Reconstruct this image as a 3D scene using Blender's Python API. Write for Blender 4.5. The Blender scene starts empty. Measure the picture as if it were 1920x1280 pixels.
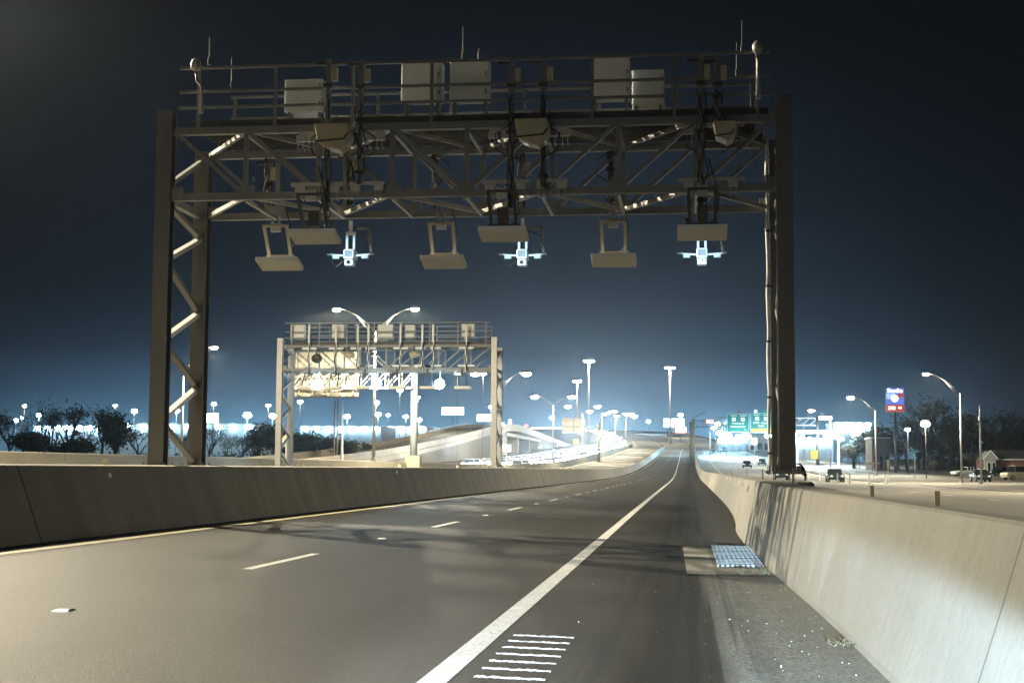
import bpy, bmesh, math, random
from mathutils import Vector, Matrix, noise
random.seed(7)
R = math.radians
scene = bpy.context.scene
col = scene.collection

# ------------------------------------------------------------------ camera
F = 2700.0; CH = 1.29
YAW, PITCH, ROLL = R(6.9714), R(5.0378), .006
_cy, _sy, _cp, _sp = math.cos(YAW), math.sin(YAW), math.cos(PITCH), math.sin(PITCH)
fw = Vector((-_sy*_cp, _cy*_cp, _sp)); rt = Vector((_cy, _sy, 0)); up = rt.cross(fw)
r2 = rt*math.cos(ROLL) + up*math.sin(ROLL); u2 = up*math.cos(ROLL) - rt*math.sin(ROLL)
cam_d = bpy.data.cameras.new('camera'); cam = bpy.data.objects.new('camera', cam_d); col.objects.link(cam)
cam_d.sensor_fit = 'HORIZONTAL'; cam_d.sensor_width = 36; cam_d.lens = 36*F/1920
cam_d.clip_start = .1; cam_d.clip_end = 12000
m3 = Matrix((r2, u2, -fw)).transposed(); cam.matrix_world = Matrix.Translation((0, 0, CH)) @ m3.to_4x4()
scene.camera = cam

# ------------------------------------------------------------------ world: night sky over a lit city
w = bpy.data.worlds.new('World'); scene.world = w; w.use_nodes = True
nt = w.node_tree; N = nt.nodes; L = nt.links
for n in list(N): N.remove(n)
def nd(t, **k):
    n = N.new(t)
    for a, b in k.items(): setattr(n, a, b)
    return n
out = nd('ShaderNodeOutputWorld'); add = nd('ShaderNodeAddShader')
bg1 = nd('ShaderNodeBackground'); bg2 = nd('ShaderNodeBackground')
sky = nd('ShaderNodeTexSky', sky_type='NISHITA'); sky.sun_disc = False; sky.sun_elevation = R(-8); sky.sun_rotation = R(20)
L.new(sky.outputs[0], bg1.inputs[0]); bg1.inputs[1].default_value = .05
tc = nd('ShaderNodeTexCoord'); sep = nd('ShaderNodeSeparateXYZ'); L.new(tc.outputs['Generated'], sep.inputs[0])
ramp = nd('ShaderNodeValToRGB'); L.new(sep.outputs['Z'], ramp.inputs[0])
def s2l(c): return [((x/255)/12.92 if x/255 <= .04045 else ((x/255+.055)/1.055)**2.4) for x in c]
def stops(rp, lst):
    e = rp.color_ramp.elements
    while len(e) < len(lst): e.new(.5)
    for el, (p, c) in zip(e, lst): el.position = p; el.color = (*s2l(c), 1)
stops(ramp, [(0, (128, 190, 226)), (.025, (104, 154, 186)), (.05, (64, 96, 124)), (.08, (32, 47, 64)), (.12, (16, 24, 35)), (.17, (15, 21, 31)), (.23, (22, 28, 40)), (.30, (17, 20, 28)), (1, (10, 11, 15))])
ramp2 = nd('ShaderNodeValToRGB'); L.new(sep.outputs['Z'], ramp2.inputs[0])
stops(ramp2, [(0, (58, 78, 92)), (.04, (27, 36, 46)), (.10, (12, 17, 24)), (.18, (10, 14, 19)), (.30, (10, 12, 15)), (1, (8, 9, 12))])
azd = nd('ShaderNodeVectorMath', operation='DOT_PRODUCT'); L.new(tc.outputs['Generated'], azd.inputs[0])
azd.inputs[1].default_value = Vector((-.16, 1, 0)).normalized()
mr = nd('ShaderNodeMapRange'); mr.inputs[1].default_value = .93; mr.inputs[2].default_value = .995; L.new(azd.outputs['Value'], mr.inputs[0])
mx = nd('ShaderNodeMix', data_type='RGBA'); L.new(mr.outputs[0], mx.inputs[0]); L.new(ramp2.outputs[0], mx.inputs[6]); L.new(ramp.outputs[0], mx.inputs[7])
L.new(mx.outputs[2], bg2.inputs[0]); bg2.inputs[1].default_value = 1.0
L.new(bg1.outputs[0], add.inputs[0]); L.new(bg2.outputs[0], add.inputs[1]); L.new(add.outputs[0], out.inputs[0])
vs = scene.view_settings; vs.view_transform = 'Standard'; vs.look = 'None'; vs.exposure = 0; vs.gamma = 1; vs.use_curve_mapping = False
cy = scene.cycles; cy.use_denoising = True
try: cy.denoiser = 'OPENIMAGEDENOISE'
except Exception: pass
cy.max_bounces = 5; cy.diffuse_bounces = 2; cy.glossy_bounces = 2; cy.transmission_bounces = 2; cy.volume_bounces = 0
cy.sample_clamp_indirect = 3; cy.use_light_tree = True
WARM = (1, .88, .64); COOL = (.62, .82, 1)
LAMP_W = 34000

# ------------------------------------------------------------------ photo ray helper (a point of the photo at a real distance Y)
def ray(u, v): return fw + r2*((u-960)/F) + u2*((640-v)/F)
def at(u, v, Y):
    d = ray(u, v); return Vector((0, 0, CH)) + d*(Y/d.y)

# ------------------------------------------------------------------ materials
def mat(name, c, rough=.6, metal=0, var=.12, scale=6, bump=0, bscale=60, spec=.5, stretch=None, var2=0, mult=14):
    m = bpy.data.materials.new(name); m.use_nodes = True; t = m.node_tree; b = t.nodes['Principled BSDF']
    b.inputs['Roughness'].default_value = rough; b.inputs['Metallic'].default_value = metal; b.inputs['Specular IOR Level'].default_value = spec
    co = t.nodes.new('ShaderNodeTexCoord'); mp = t.nodes.new('ShaderNodeMapping'); t.links.new(co.outputs['Object'], mp.inputs[0])
    if stretch: mp.inputs['Scale'].default_value = stretch
    n = t.nodes.new('ShaderNodeTexNoise'); n.inputs['Scale'].default_value = scale; n.inputs['Detail'].default_value = 5; t.links.new(mp.outputs[0], n.inputs[0])
    r = t.nodes.new('ShaderNodeMapRange'); r.inputs[1].default_value = .25; r.inputs[2].default_value = .75; r.inputs[3].default_value = 1-var; r.inputs[4].default_value = 1+var
    t.links.new(n.outputs[0], r.inputs[0]); val = r.outputs[0]
    if var2:
        n2 = t.nodes.new('ShaderNodeTexNoise'); n2.inputs['Scale'].default_value = scale*mult; n2.inputs['Detail'].default_value = 2; t.links.new(co.outputs['Object'], n2.inputs[0])
        q = t.nodes.new('ShaderNodeMapRange'); q.inputs[1].default_value = .25; q.inputs[2].default_value = .75; q.inputs[3].default_value = 1-var2; q.inputs[4].default_value = 1+var2
        t.links.new(n2.outputs[0], q.inputs[0]); mm = t.nodes.new('ShaderNodeMath'); mm.operation = 'MULTIPLY'; t.links.new(val, mm.inputs[0]); t.links.new(q.outputs[0], mm.inputs[1]); val = mm.outputs[0]
    v = t.nodes.new('ShaderNodeVectorMath'); v.operation = 'SCALE'; v.inputs[0].default_value = c[:3]; t.links.new(val, v.inputs['Scale'])
    t.links.new(v.outputs[0], b.inputs['Base Color'])
    if bump:
        nb = t.nodes.new('ShaderNodeTexNoise'); nb.inputs['Scale'].default_value = bscale; nb.inputs['Detail'].default_value = 3; t.links.new(co.outputs['Object'], nb.inputs[0])
        bp = t.nodes.new('ShaderNodeBump'); bp.inputs['Strength'].default_value = bump; bp.inputs['Distance'].default_value = .02
        t.links.new(nb.outputs[0], bp.inputs['Height']); t.links.new(bp.outputs[0], b.inputs['Normal'])
    m['val_node'] = v.name
    return m
def emit(name, c, s):
    m = bpy.data.materials.new(name); m.use_nodes = True; b = m.node_tree.nodes['Principled BSDF']
    b.inputs['Base Color'].default_value = (.05, .05, .05, 1); b.inputs['Emission Color'].default_value = (*c, 1); b.inputs['Emission Strength'].default_value = s
    return m
def masked(m, build):
    """multiply a material's colour by a mask built from object coordinates: build(t, co) -> output socket"""
    t = m.node_tree; b = t.nodes['Principled BSDF']; src = b.inputs['Base Color'].links[0].from_socket
    co = [n for n in t.nodes if n.type == 'TEX_COORD'][0].outputs['Object']
    k = build(t, co); s = t.nodes.new('ShaderNodeVectorMath'); s.operation = 'SCALE'
    t.links.new(src, s.inputs[0]); t.links.new(k, s.inputs['Scale']); t.links.new(s.outputs[0], b.inputs['Base Color'])
def math_n(t, op, a, b=None, clamp=False):
    n = t.nodes.new('ShaderNodeMath'); n.operation = op; n.use_clamp = clamp
    for i, x in enumerate((a, b)):
        if x is None: continue
        if isinstance(x, (int, float)): n.inputs[i].default_value = x
        else: t.links.new(x, n.inputs[i])
    return n.outputs[0]
def rng(t, x, a, b, c=0, d=1):
    n = t.nodes.new('ShaderNodeMapRange'); n.interpolation_type = 'SMOOTHSTEP'
    t.links.new(x, n.inputs[0]); n.inputs[1].default_value = a; n.inputs[2].default_value = b; n.inputs[3].default_value = c; n.inputs[4].default_value = d
    return n.outputs[0]

M = {}
M['asphalt'] = mat('asphalt', (.0228, .0213, .0172), .63, 0, .13, .3, .4, 90, .24, (1, .06, 1), .75, 130)
M['asphalt_right'] = mat('asphalt main lanes', (.2, .188, .155), .8, 0, .14, .2, .2, 40, .4, (1, .1, 1), .15)
M['concrete_road'] = mat('concrete pavement', (.16, .148, .12), .8, 0, .14, .25, .1, 40, .4, (1, .08, 1), .1)
M['concrete'] = mat('concrete', (.36, .35, .31), .85, 0, .14, 1.6, .12, 35, .3, (1, 1, .25), .1)
M['concrete_dark'] = mat('weathered concrete', (.26, .25, .23), .85, 0, .2, 1.2, .12, 35, .3, (1, 1, .25), .12)
M['concrete_tan'] = mat('tan retaining wall', (.36, .315, .245), .9, 0, .12, .4, 0, 30, .3, None, .1)
M['block'] = mat('tan block wall', (.37, .32, .26), .9, 0, .12, 1.2, 0, 30, .3, None, .1)
M['grass'] = mat('dry grass', (.10, .09, .05), .95, 0, .35, .3, .3, 8, .2, None, .3)
M['white_paint'] = mat('white road paint', (.70, .70, .67), .6, 0, .1, 3, .15, 60, .5, None, .45)
M['yellow_paint'] = mat('yellow road paint', (.55, .48, .28), .6, 0, .08, 3, .1, 60, .5, None, .1)
M['steel'] = mat('galvanised steel', (.195, .194, .186), .55, .25, .16, 5, .05, 40, .5, None, .12)
M['steel_light'] = mat('bright galvanised steel', (.42, .41, .385), .45, .3, .12, 5, .03, 40)
M['steel_dark'] = mat('dark steel', (.06, .055, .05), .6, .2, .2, 6)
M['column'] = mat('weathered steel column', (.135, .13, .118), .6, .2, .16, 3, .06, 25, .5, (1, 1, .15), .14)
M['cable'] = mat('black cable', (.012, .012, .013), .6, 0, .1)
M['cabinet'] = mat('pale grey cabinet paint', (.83, .85, .83), .5, 0, .05, 3)
M['panel'] = mat('beige antenna face', (.84, .81, .70), .6, 0, .05, 3)
M['housing'] = mat('beige plastic housing', (.50, .44, .31), .5, 0, .06, 4)
M['white'] = mat('white enamel', (.85, .85, .85), .4, 0, .03)
M['reflector'] = mat('white reflective sheeting', (.92, .92, .92), .3, 0, .02)
M['reflector_y'] = mat('yellow reflective sheeting', (.75, .68, .42), .35, 0, .04)
M['bark'] = mat('bark', (.035, .028, .022), .9, 0, .3, 5)
M['leaf'] = mat('dark winter foliage', (.030, .033, .020), .9, 0, .4, 1.2)
M['leaf_b'] = mat('brown winter foliage', (.045, .034, .022), .9, 0, .4, 1.2)
M['brick'] = mat('red brick', (.20, .10, .07), .9, 0, .15, 2)
M['siding'] = mat('grey siding', (.30, .29, .27), .8, 0, .08, 2)
M['roof'] = mat('roof shingles', (.06, .055, .05), .9, 0, .25, 3)
M['glass'] = mat('dark glass', (.012, .014, .016), .08, 0, .05)
M['tyre'] = mat('tyre rubber', (.015, .015, .015), .85, 0, .1)
M['car_white'] = mat('white car paint', (.55, .58, .6), .3, 0, .02)
M['car_dark'] = mat('dark car paint', (.02, .03, .035), .25, 0, .02)
M['car_silver'] = mat('silver car paint', (.28, .29, .3), .3, .5, .03)
M['car_cream'] = mat('cream van paint', (.42, .38, .28), .4, 0, .04)
M['wall_white'] = mat('pale building wall', (.25, .28, .30), .8, 0, .08, .4)
M['green_sign'] = mat('green sign sheeting', (.01, .20, .19), .4, 0, .05)
M['yellow_sign'] = mat('yellow sign sheeting', (.55, .45, .08), .5, 0, .05)
M['sign_back'] = mat('sign back aluminium', (.33, .315, .25), .5, .1, .06, 2)
M['sign_back_grey'] = mat('dull sign back', (.15, .14, .115), .6, .1, .08, 2)
M['lens_w'] = emit('warm lamp lens', (1, .86, .6), 480)
M['lens_c'] = emit('cool lamp lens', (.7, .88, 1), 60)
M['lens_far'] = emit('far warm lamp', (1, .84, .58), 500)
M['lens_farc'] = emit('far cool lamp', (.45, .78, 1), 800)
M['led'] = emit('camera illuminator', (.5, .8, 1), 300)
M['headlight'] = emit('headlight on', (.86, .94, 1), 420)
M['taillight'] = emit('tail light on', (1, .06, .04), 9)
M['billboard'] = emit('lit billboard face', (.86, .95, 1), 6)
M['shopglow'] = emit('lit shop front', (.35, .7, 1), .42)
M['canopy_light'] = emit('canopy light', (.75, .92, 1), 40)
M['sign_blue'] = emit('lit blue sign face', (.07, .16, .75), .9)
M['sign_lightblue'] = emit('lit pale blue sign face', (.45, .72, 1), .8)
M['sign_red'] = emit('lit red sign face', (.75, .03, .02), .5)
M['sign_white'] = emit('lit white lettering', (1, 1, 1), 2.2)
M['sign_digit'] = emit('lit price digits', (1, .9, .7), 2.5)
M['dark_text'] = mat('black lettering', (.02, .02, .02), .6, 0, .02)

# ------------------------------------------------------------------ mesh builder
class MB:
    def __init__(s): s.v = []; s.f = []
    def quad(s, a, b, c, d):
        i = len(s.v); s.v += [Vector(a), Vector(b), Vector(c), Vector(d)]; s.f.append((i, i+1, i+2, i+3)); return s
    def hexa(s, p):     # 8 corners: bottom 4 ccw, top 4 ccw
        i = len(s.v); s.v += [Vector(q) for q in p]
        for f in ((3, 2, 1, 0), (4, 5, 6, 7), (0, 1, 5, 4), (1, 2, 6, 5), (2, 3, 7, 6), (3, 0, 4, 7)): s.f.append(tuple(i+k for k in f))
        return s
    def box(s, x0, x1, y0, y1, z0, z1):
        return s.hexa([(x0, y0, z0), (x1, y0, z0), (x1, y1, z0), (x0, y1, z0), (x0, y0, z1), (x1, y0, z1), (x1, y1, z1), (x0, y1, z1)])
    def cbox(s, c, w, d, h): return s.box(c[0]-w/2, c[0]+w/2, c[1]-d/2, c[1]+d/2, c[2]-h/2, c[2]+h/2)
    def bar(s, p, q, w, h=None, w2=None, side=None):
        h = h or w; p = Vector(p); q = Vector(q); d = (q-p).normalized()
        a = side or (Vector((0, 0, 1)) if abs(d.z) < .95 else Vector((0, 1, 0)))
        x = d.cross(a).normalized(); y = x.cross(d).normalized(); k = (w2/w if w2 else 1)
        cs = [(-1, -1), (1, -1), (1, 1), (-1, 1)]
        return s.hexa([p + x*(i*w/2) + y*(j*h/2) for i, j in cs] + [q + (x*(i*w/2) + y*(j*h/2))*k for i, j in cs])
    def angle(s, p, q, w, t=.012):      # L section: two thin legs
        p = Vector(p); q = Vector(q); d = (q-p).normalized(); a = Vector((0, 0, 1)) if abs(d.z) < .95 else Vector((0, 1, 0))
        x = d.cross(a).normalized(); y = x.cross(d).normalized()
        s.bar(p, q, w, t, side=y); s.bar(p + x*(w/2-t/2) + y*(w/2+t/2), q + x*(w/2-t/2) + y*(w/2+t/2), t, w, side=y)
        return s
    def tube(s, pts, r, n=8, cap=True):
        pts = [Vector(p) for p in pts]; rs = r if isinstance(r, (list, tuple)) else [r]*len(pts); base = len(s.v)
        for k, p in enumerate(pts):
            d = (pts[min(k+1, len(pts)-1)] - pts[max(k-1, 0)]).normalized(); a = Vector((0, 0, 1)) if abs(d.z) < .9 else Vector((1, 0, 0))
            x = d.cross(a).normalized(); y = x.cross(d).normalized()
            for j in range(n): t = 2*math.pi*j/n; s.v.append(p + (x*math.cos(t) + y*math.sin(t))*rs[k])
        for k in range(len(pts)-1):
            for j in range(n):
                a = base+k*n+j; b = base+k*n+(j+1) % n; s.f.append((a, b, b+n, a+n))
        if cap: s.f.append(tuple(base+j for j in reversed(range(n)))); s.f.append(tuple(base+(len(pts)-1)*n+j for j in range(n)))
        return s
    def ball(s, c, rx, ry=None, rz=None, n=10, m=7):
        ry = ry or rx; rz = rz or rx; c = Vector(c); i = len(s.v); s.v.append(c + Vector((0, 0, rz)))
        for a in range(1, m):
            t = math.pi*a/m
            for b in range(n): p = 2*math.pi*b/n; s.v.append(c + Vector((rx*math.sin(t)*math.cos(p), ry*math.sin(t)*math.sin(p), rz*math.cos(t))))
        s.v.append(c - Vector((0, 0, rz)))
        for b in range(n): s.f.append((i, i+1+b, i+1+(b+1) % n)); k = i+1+(m-2)*n; s.f.append((len(s.v)-1, k+(b+1) % n, k+b))
        for a in range(m-2):
            for b in range(n): p = i+1+a*n+b; q = i+1+a*n+(b+1) % n; s.f.append((p, p+n, q+n, q))
        return s
    def loft(s, rings, close=True, caps=True):
        base = len(s.v); n = len(rings[0])
        for r_ in rings: s.v += [Vector(p) for p in r_]
        for k in range(len(rings)-1):
            for j in range(n if close else n-1): a = base+k*n+j; b = base+k*n+(j+1) % n; s.f.append((a, b, b+n, a+n))
        if caps and close: s.f.append(tuple(base+j for j in reversed(range(n)))); s.f.append(tuple(base+(len(rings)-1)*n+j for j in range(n)))
        return s
    def prism(s, poly, y0, y1):         # polygon in x,z extruded along y
        n = len(poly); i = len(s.v); s.v += [Vector((x, y0, z)) for x, z in poly] + [Vector((x, y1, z)) for x, z in poly]
        s.f.append(tuple(i+k for k in range(n))); s.f.append(tuple(i+n+k for k in reversed(range(n))))
        for k in range(n): a = i+k; b = i+(k+1) % n; s.f.append((b, a, a+n, b+n))
        return s
    def build(s, name, m, parent=None, smooth=False, bevel=0, label=None):
        off = Vector((0, 0, 0)); q = parent
        while q: off += Vector(q.location); q = q.parent
        me = bpy.data.meshes.new(name); me.from_pydata([p-off for p in s.v], [], s.f); me.validate()
        bm = bmesh.new(); bm.from_mesh(me); bmesh.ops.recalc_face_normals(bm, faces=bm.faces); bm.to_mesh(me); bm.free()
        if smooth: me.polygons.foreach_set('use_smooth', [True]*len(me.polygons))
        me.materials.append(m); o = bpy.data.objects.new(name, me); col.objects.link(o)
        if parent: o.parent = parent
        if bevel:
            b = o.modifiers.new('bevel', 'BEVEL'); b.width = bevel; b.segments = 2; b.limit_method = 'ANGLE'
        if label: o['label'] = label
        return o
def tag(o, label=None, cat=None, group=None, kind=None):
    if label: o['label'] = label
    if cat: o['category'] = cat
    if group: o['group'] = group
    if kind: o['kind'] = kind
    return o
def thing(name, label, cat, loc=(0, 0, 0), group=None):
    o = bpy.data.objects.new(name, None); o.location = loc; o.empty_display_size = .3; col.objects.link(o); return tag(o, label, cat, group)
def copy_tree(o, parent=None):
    c = o.copy(); col.objects.link(c)
    if parent: c.parent = parent
    for ch in list(o.children): copy_tree(ch, c)
    return c
def light(kind, loc, color, power, parent=None, radius=.15, spot=None, blend=.6, direction=None, name='lamp_light'):
    d = bpy.data.lights.new(name, kind); d.energy = power; d.color = color; d.shadow_soft_size = radius
    if kind == 'SPOT': d.spot_size = R(spot); d.spot_blend = blend
    o = bpy.data.objects.new(name, d); col.objects.link(o)
    off = Vector((0, 0, 0)); q = parent
    while q: off += Vector(q.location); q = q.parent
    o.location = Vector(loc)-off
    if direction is not None: o.rotation_euler = Vector(direction).to_track_quat('-Z', 'Y').to_euler()
    if parent: o.parent = parent
    return o
def text(name, s, m, size, loc, parent, rz=0, extrude=.01, bold=0, face=-1):
    """lettering standing upright, readable from -Y (face=-1)"""
    c = bpy.data.curves.new(name, 'FONT'); c.body = s; c.size = size; c.extrude = extrude; c.align_x = 'CENTER'; c.align_y = 'CENTER'; c.offset = bold
    o = bpy.data.objects.new(name, c); me = bpy.data.meshes.new_from_object(o); bpy.data.objects.remove(o); me.name = name; me.materials.clear(); me.materials.append(m)
    o = bpy.data.objects.new(name, me); col.objects.link(o); o.rotation_euler = (R(90), 0, rz)
    off = Vector((0, 0, 0)); q = parent
    while q: off += Vector(q.location); q = q.parent
    o.location = Vector(loc)-off; o.parent = parent; return o

# ------------------------------------------------------------------ terrain: a freeway that climbs and bends left beyond 200 m
def interp(tab, x):
    if x <= tab[0][0]: return tab[0][1]
    if x >= tab[-1][0]: return tab[-1][1]
    for i in range(len(tab)-1):
        if tab[i][0] <= x <= tab[i+1][0]:
            def sl(k):
                a = tab[max(k-1, 0)]; b = tab[min(k+1, len(tab)-1)]; return (b[1]-a[1])/(b[0]-a[0])
            x0, y0 = tab[i]; x1, y1 = tab[i+1]; h = x1-x0; t = (x-x0)/h
            return (2*t**3-3*t**2+1)*y0 + (t**3-2*t**2+t)*h*sl(i) + (-2*t**3+3*t**2)*y1 + (t**3-t**2)*h*sl(i+1)
ZP = [(-100, 0), (0, 0), (110, 0), (150, 0), (190, .12), (230, .5), (271, 1.15), (330, 2.45), (395, 4.1), (490, 6.9), (581, 9.5), (750, 16.5), (950, 25), (1200, 33.5), (1400, 38.5), (1700, 41), (2000, 41.5), (6000, 41.5)]
SP = [(-100, 0), (300, 0), (500, 0), (600, 0), (750, -9), (950, -30), (1200, -72), (1400, -131), (1700, -240), (6000, -2000)]
zp = lambda Y: interp(ZP, Y)
sh = lambda Y: interp(SP, Y)
def zr(s, Y): return zp(Y) - .024*max(-48, min(2, s))
def zf(Y): return zp(Y) if Y < 300 else min(8, zp(300) + (Y-300)*.012)
def sm(t): t = max(0, min(1, t)); return t*t*(3-2*t)
def zg(s, Y):
    if s > 26: k = sm((s-26)/26); return zr(26, Y)*(1-k) + zf(Y)*k - .06
    if s < -58: k = sm((-58-s)/26); return zr(-48, Y)*(1-k) + (.9 if Y < 300 else .9 + min(3, (Y-300)*.01))*k - .06
    return zr(s, Y) - .06
def rp(s, Y, dz=0): return Vector((s+sh(Y), Y, zr(s, Y)+dz))
YS = [-60, -30, 0, 10, 20, 30, 40, 55, 70, 90, 110, 130, 150, 170, 190, 210, 230, 250, 271, 300, 330, 360, 395, 430, 470, 510, 550, 581, 620, 660, 700, 750, 800, 860, 910, 950, 1020, 1100, 1200, 1300, 1400, 1550, 1700]
def ribbon(name, m, s0, s1, y0, y1, dz, kind='structure', ns=1, parent=None):
    ys = sorted(set([y0, y1] + [y for y in YS if y0 < y < y1])); b = MB()
    f0 = s0 if callable(s0) else (lambda y: s0); f1 = s1 if callable(s1) else (lambda y: s1)
    rings = [[rp(f0(y)+(f1(y)-f0(y))*k/ns, y, dz) for k in range(ns+1)] for y in ys]
    o = b.loft(rings, close=False).build(name, m, parent, smooth=True)
    if kind: o['kind'] = kind
    return o
ss = [-2500, -1200, -600, -350, -220, -150, -110, -90, -84, -78, -72, -66, -58, -54, -48, -36, -22, -9.5, 0, 2, 6, 14, 22, 26, 30, 35, 40, 46, 52, 60, 80, 110, 150, 220, 350, 600, 1200, 2500]
g = MB(); g.loft([[Vector((s+sh(y), y, zg(s, y))) for s in ss] for y in YS + [2000, 2600, 3600, 6000]], close=False)
tag(g.build('ground', M['grass'], smooth=True), kind='structure')

# pavements
def shoulder_light_and_wear(t, co):
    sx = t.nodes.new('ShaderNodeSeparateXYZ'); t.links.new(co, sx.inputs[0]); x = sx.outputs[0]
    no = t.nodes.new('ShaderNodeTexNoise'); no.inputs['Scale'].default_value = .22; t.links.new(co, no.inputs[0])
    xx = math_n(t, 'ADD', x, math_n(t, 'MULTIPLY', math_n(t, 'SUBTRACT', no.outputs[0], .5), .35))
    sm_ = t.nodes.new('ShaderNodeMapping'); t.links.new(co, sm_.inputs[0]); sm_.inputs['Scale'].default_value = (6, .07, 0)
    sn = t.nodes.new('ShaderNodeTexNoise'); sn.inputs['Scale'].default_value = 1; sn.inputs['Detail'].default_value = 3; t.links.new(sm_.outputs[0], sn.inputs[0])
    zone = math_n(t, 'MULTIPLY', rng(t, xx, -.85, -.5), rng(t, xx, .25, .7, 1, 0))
    streak = math_n(t, 'SUBTRACT', 1, math_n(t, 'MULTIPLY', math_n(t, 'MULTIPLY', zone, rng(t, sn.outputs[0], .43, .57)), .68))  # photographer's shadow painted into the asphalt as dark lengthwise streaks
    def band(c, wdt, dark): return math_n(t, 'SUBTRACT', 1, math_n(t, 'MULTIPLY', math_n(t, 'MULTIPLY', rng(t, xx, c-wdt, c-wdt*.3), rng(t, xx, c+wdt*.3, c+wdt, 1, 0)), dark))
    k = math_n(t, 'MULTIPLY', streak, band(-.12, .55, .15)); k = math_n(t, 'MULTIPLY', k, band(-2.5, .5, .2)); k = math_n(t, 'MULTIPLY', k, band(-4.1, .5, .18)); k = math_n(t, 'MULTIPLY', k, band(-6, .5, .14))  # first band deepens that painted shadow; the others are wheel paths
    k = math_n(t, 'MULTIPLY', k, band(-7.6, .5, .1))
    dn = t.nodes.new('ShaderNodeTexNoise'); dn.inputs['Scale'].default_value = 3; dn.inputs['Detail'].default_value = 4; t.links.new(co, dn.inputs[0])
    beam_pool = math_n(t, 'MULTIPLY', rng(t, xx, .0, .34), rng(t, dn.outputs[0], .2, .8, 6.5, 8.5))      # headlight pool on the shoulder painted in as paler asphalt
    beam_pool = math_n(t, 'MULTIPLY', beam_pool, rng(t, sx.outputs[1], 15.5, 25, 1, .12))
    return math_n(t, 'MULTIPLY', k, math_n(t, 'ADD', 1, beam_pool))
masked(M['asphalt'], shoulder_light_and_wear)
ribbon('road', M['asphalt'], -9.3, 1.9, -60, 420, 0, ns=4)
ribbon('road_upper', M['concrete_road'], -9.3, 1.9, 420, 1500, 0, ns=3)
ribbon('opposing_lanes', M['concrete_road'], -22.6, -10.2, -60, 1500, 0, ns=3)
ribbon('far_opposing_lanes', M['concrete_road'], -46, -23.4, -60, 1700, 0, ns=4)
ribbon('main_lanes', M['asphalt_right'], 2.6, 21, -60, 1500, 0, ns=4)
def gr(name, m, s0, s1, y0, y1, dz=.02):      # strip laid on the outer ground
    b = MB(); ys = sorted(set([y0, y1] + [y for y in YS if y0 < y < y1]))
    f0 = s0 if callable(s0) else (lambda y: s0); f1 = s1 if callable(s1) else (lambda y: s1)
    b.loft([[Vector((f0(y)+(f1(y)-f0(y))*k/6+sh(y), y, zg(f0(y)+(f1(y)-f0(y))*k/6, y)+dz+.06)) for k in range(7)] for y in ys], close=False)
    return tag(b.build(name, m, smooth=True), kind='structure')
gr('frontage_road', M['asphalt_right'], 31, 39, -20, 560)
gr('ramp', M['concrete_road'], lambda y: 21+max(0, min(1, (y-120)/150))*1.0, lambda y: 31, 60, 330, .03)
gr('left_frontage_road', M['concrete_road'], -96, -86, 40, 420)
# markings
MK = .004
def dashes(name, s, y0, y1, per, ln, wd, m, surf=rp):
    b = MB(); y = y0
    while y < y1:
        b.quad(rp(s-wd/2, y, MK), rp(s+wd/2, y, MK), rp(s+wd/2, y+ln, MK), rp(s-wd/2, y+ln, MK)); y += per
    return tag(b.build(name, m), kind='structure')
white_s = lambda y: interp([(-60, -1.5), (10, -1.5), (50, -1.62), (110, -1.75), (270, -2.1), (395, -2.3), (581, -2.5), (700, -2.6)], y)
ribbon('white_edge_line', M['white_paint'], lambda y: white_s(y)-.085, lambda y: white_s(y)+.085, -30, 581, MK)
yel_s = lambda y: -8.5
ribbon('yellow_edge_line', M['yellow_paint'], -8.52, -8.34, -30, 581, MK)
dashes('lane_dashes', -5.03, 4.0, 560, 12.2, 3.1, .12, M['white_paint'])
for nm, s, m in (('main_lane_edge_line', 5.6, 'yellow_paint'), ('main_lane_outer_line', 20.2, 'white_paint'), ('opposing_edge_line', -11.2, 'yellow_paint'), ('opposing_outer_line', -21.6, 'white_paint'), ('far_edge_line', -25, 'yellow_paint')):
    ribbon(nm, M[m], s-.08, s+.08, 20, 700, MK)
for nm, s in (('main_lane_dashes', 9.5), ('main_lane_dashes', 14.3), ('opposing_dashes', -16.4), ('far_opposing_dashes', -29), ('far_opposing_dashes', -32.7)):
    dashes(nm, s, 20, 620, 12.2, 3.1, .13, M['white_paint'])
b = MB()     # gore stripes where the road crests
for y in (508, 548):
    b.quad(rp(-8.3, y, .008), rp(-2.6, y, .008), rp(-2.6, y+5, .008), rp(-8.3, y+5, .008))
tag(b.build('transverse_stripes', M['white_paint']), kind='structure')
b = MB()
for k, y in enumerate((250, 290, 340, 400, 470)):
    b.quad(rp(-20, y, .008), rp(-12.5, y, .008), rp(-12.5, y+4+k, .008), rp(-20, y+4+k, .008))
tag(b.build('opposing_transverse_stripes', M['white_paint']), kind='structure')
# rumble bars
for k in range(11):
    y = 7.35+k*.366; n = 26; x0 = -1.28-.004*k; x1 = -.86; b = MB()
    rings = []
    for i in range(n+1):
        x = x0+(x1-x0)*i/n; z = zr(x, y); j = random.uniform(-.016, .016); h = random.uniform(.006, .014)
        rings.append([(x, y-.03+j, z), (x, y-.014+j, z+h*.7), (x, y+.02+j, z+h*.7), (x, y+.04+j, z)])
    b.loft(rings, close=False); tag(b.build('rumble_bar', M['concrete_dark']), 'pale rough rumble bar across the shoulder beside the white edge line', 'rumble bar', 'rumble bars on the right shoulder')
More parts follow.
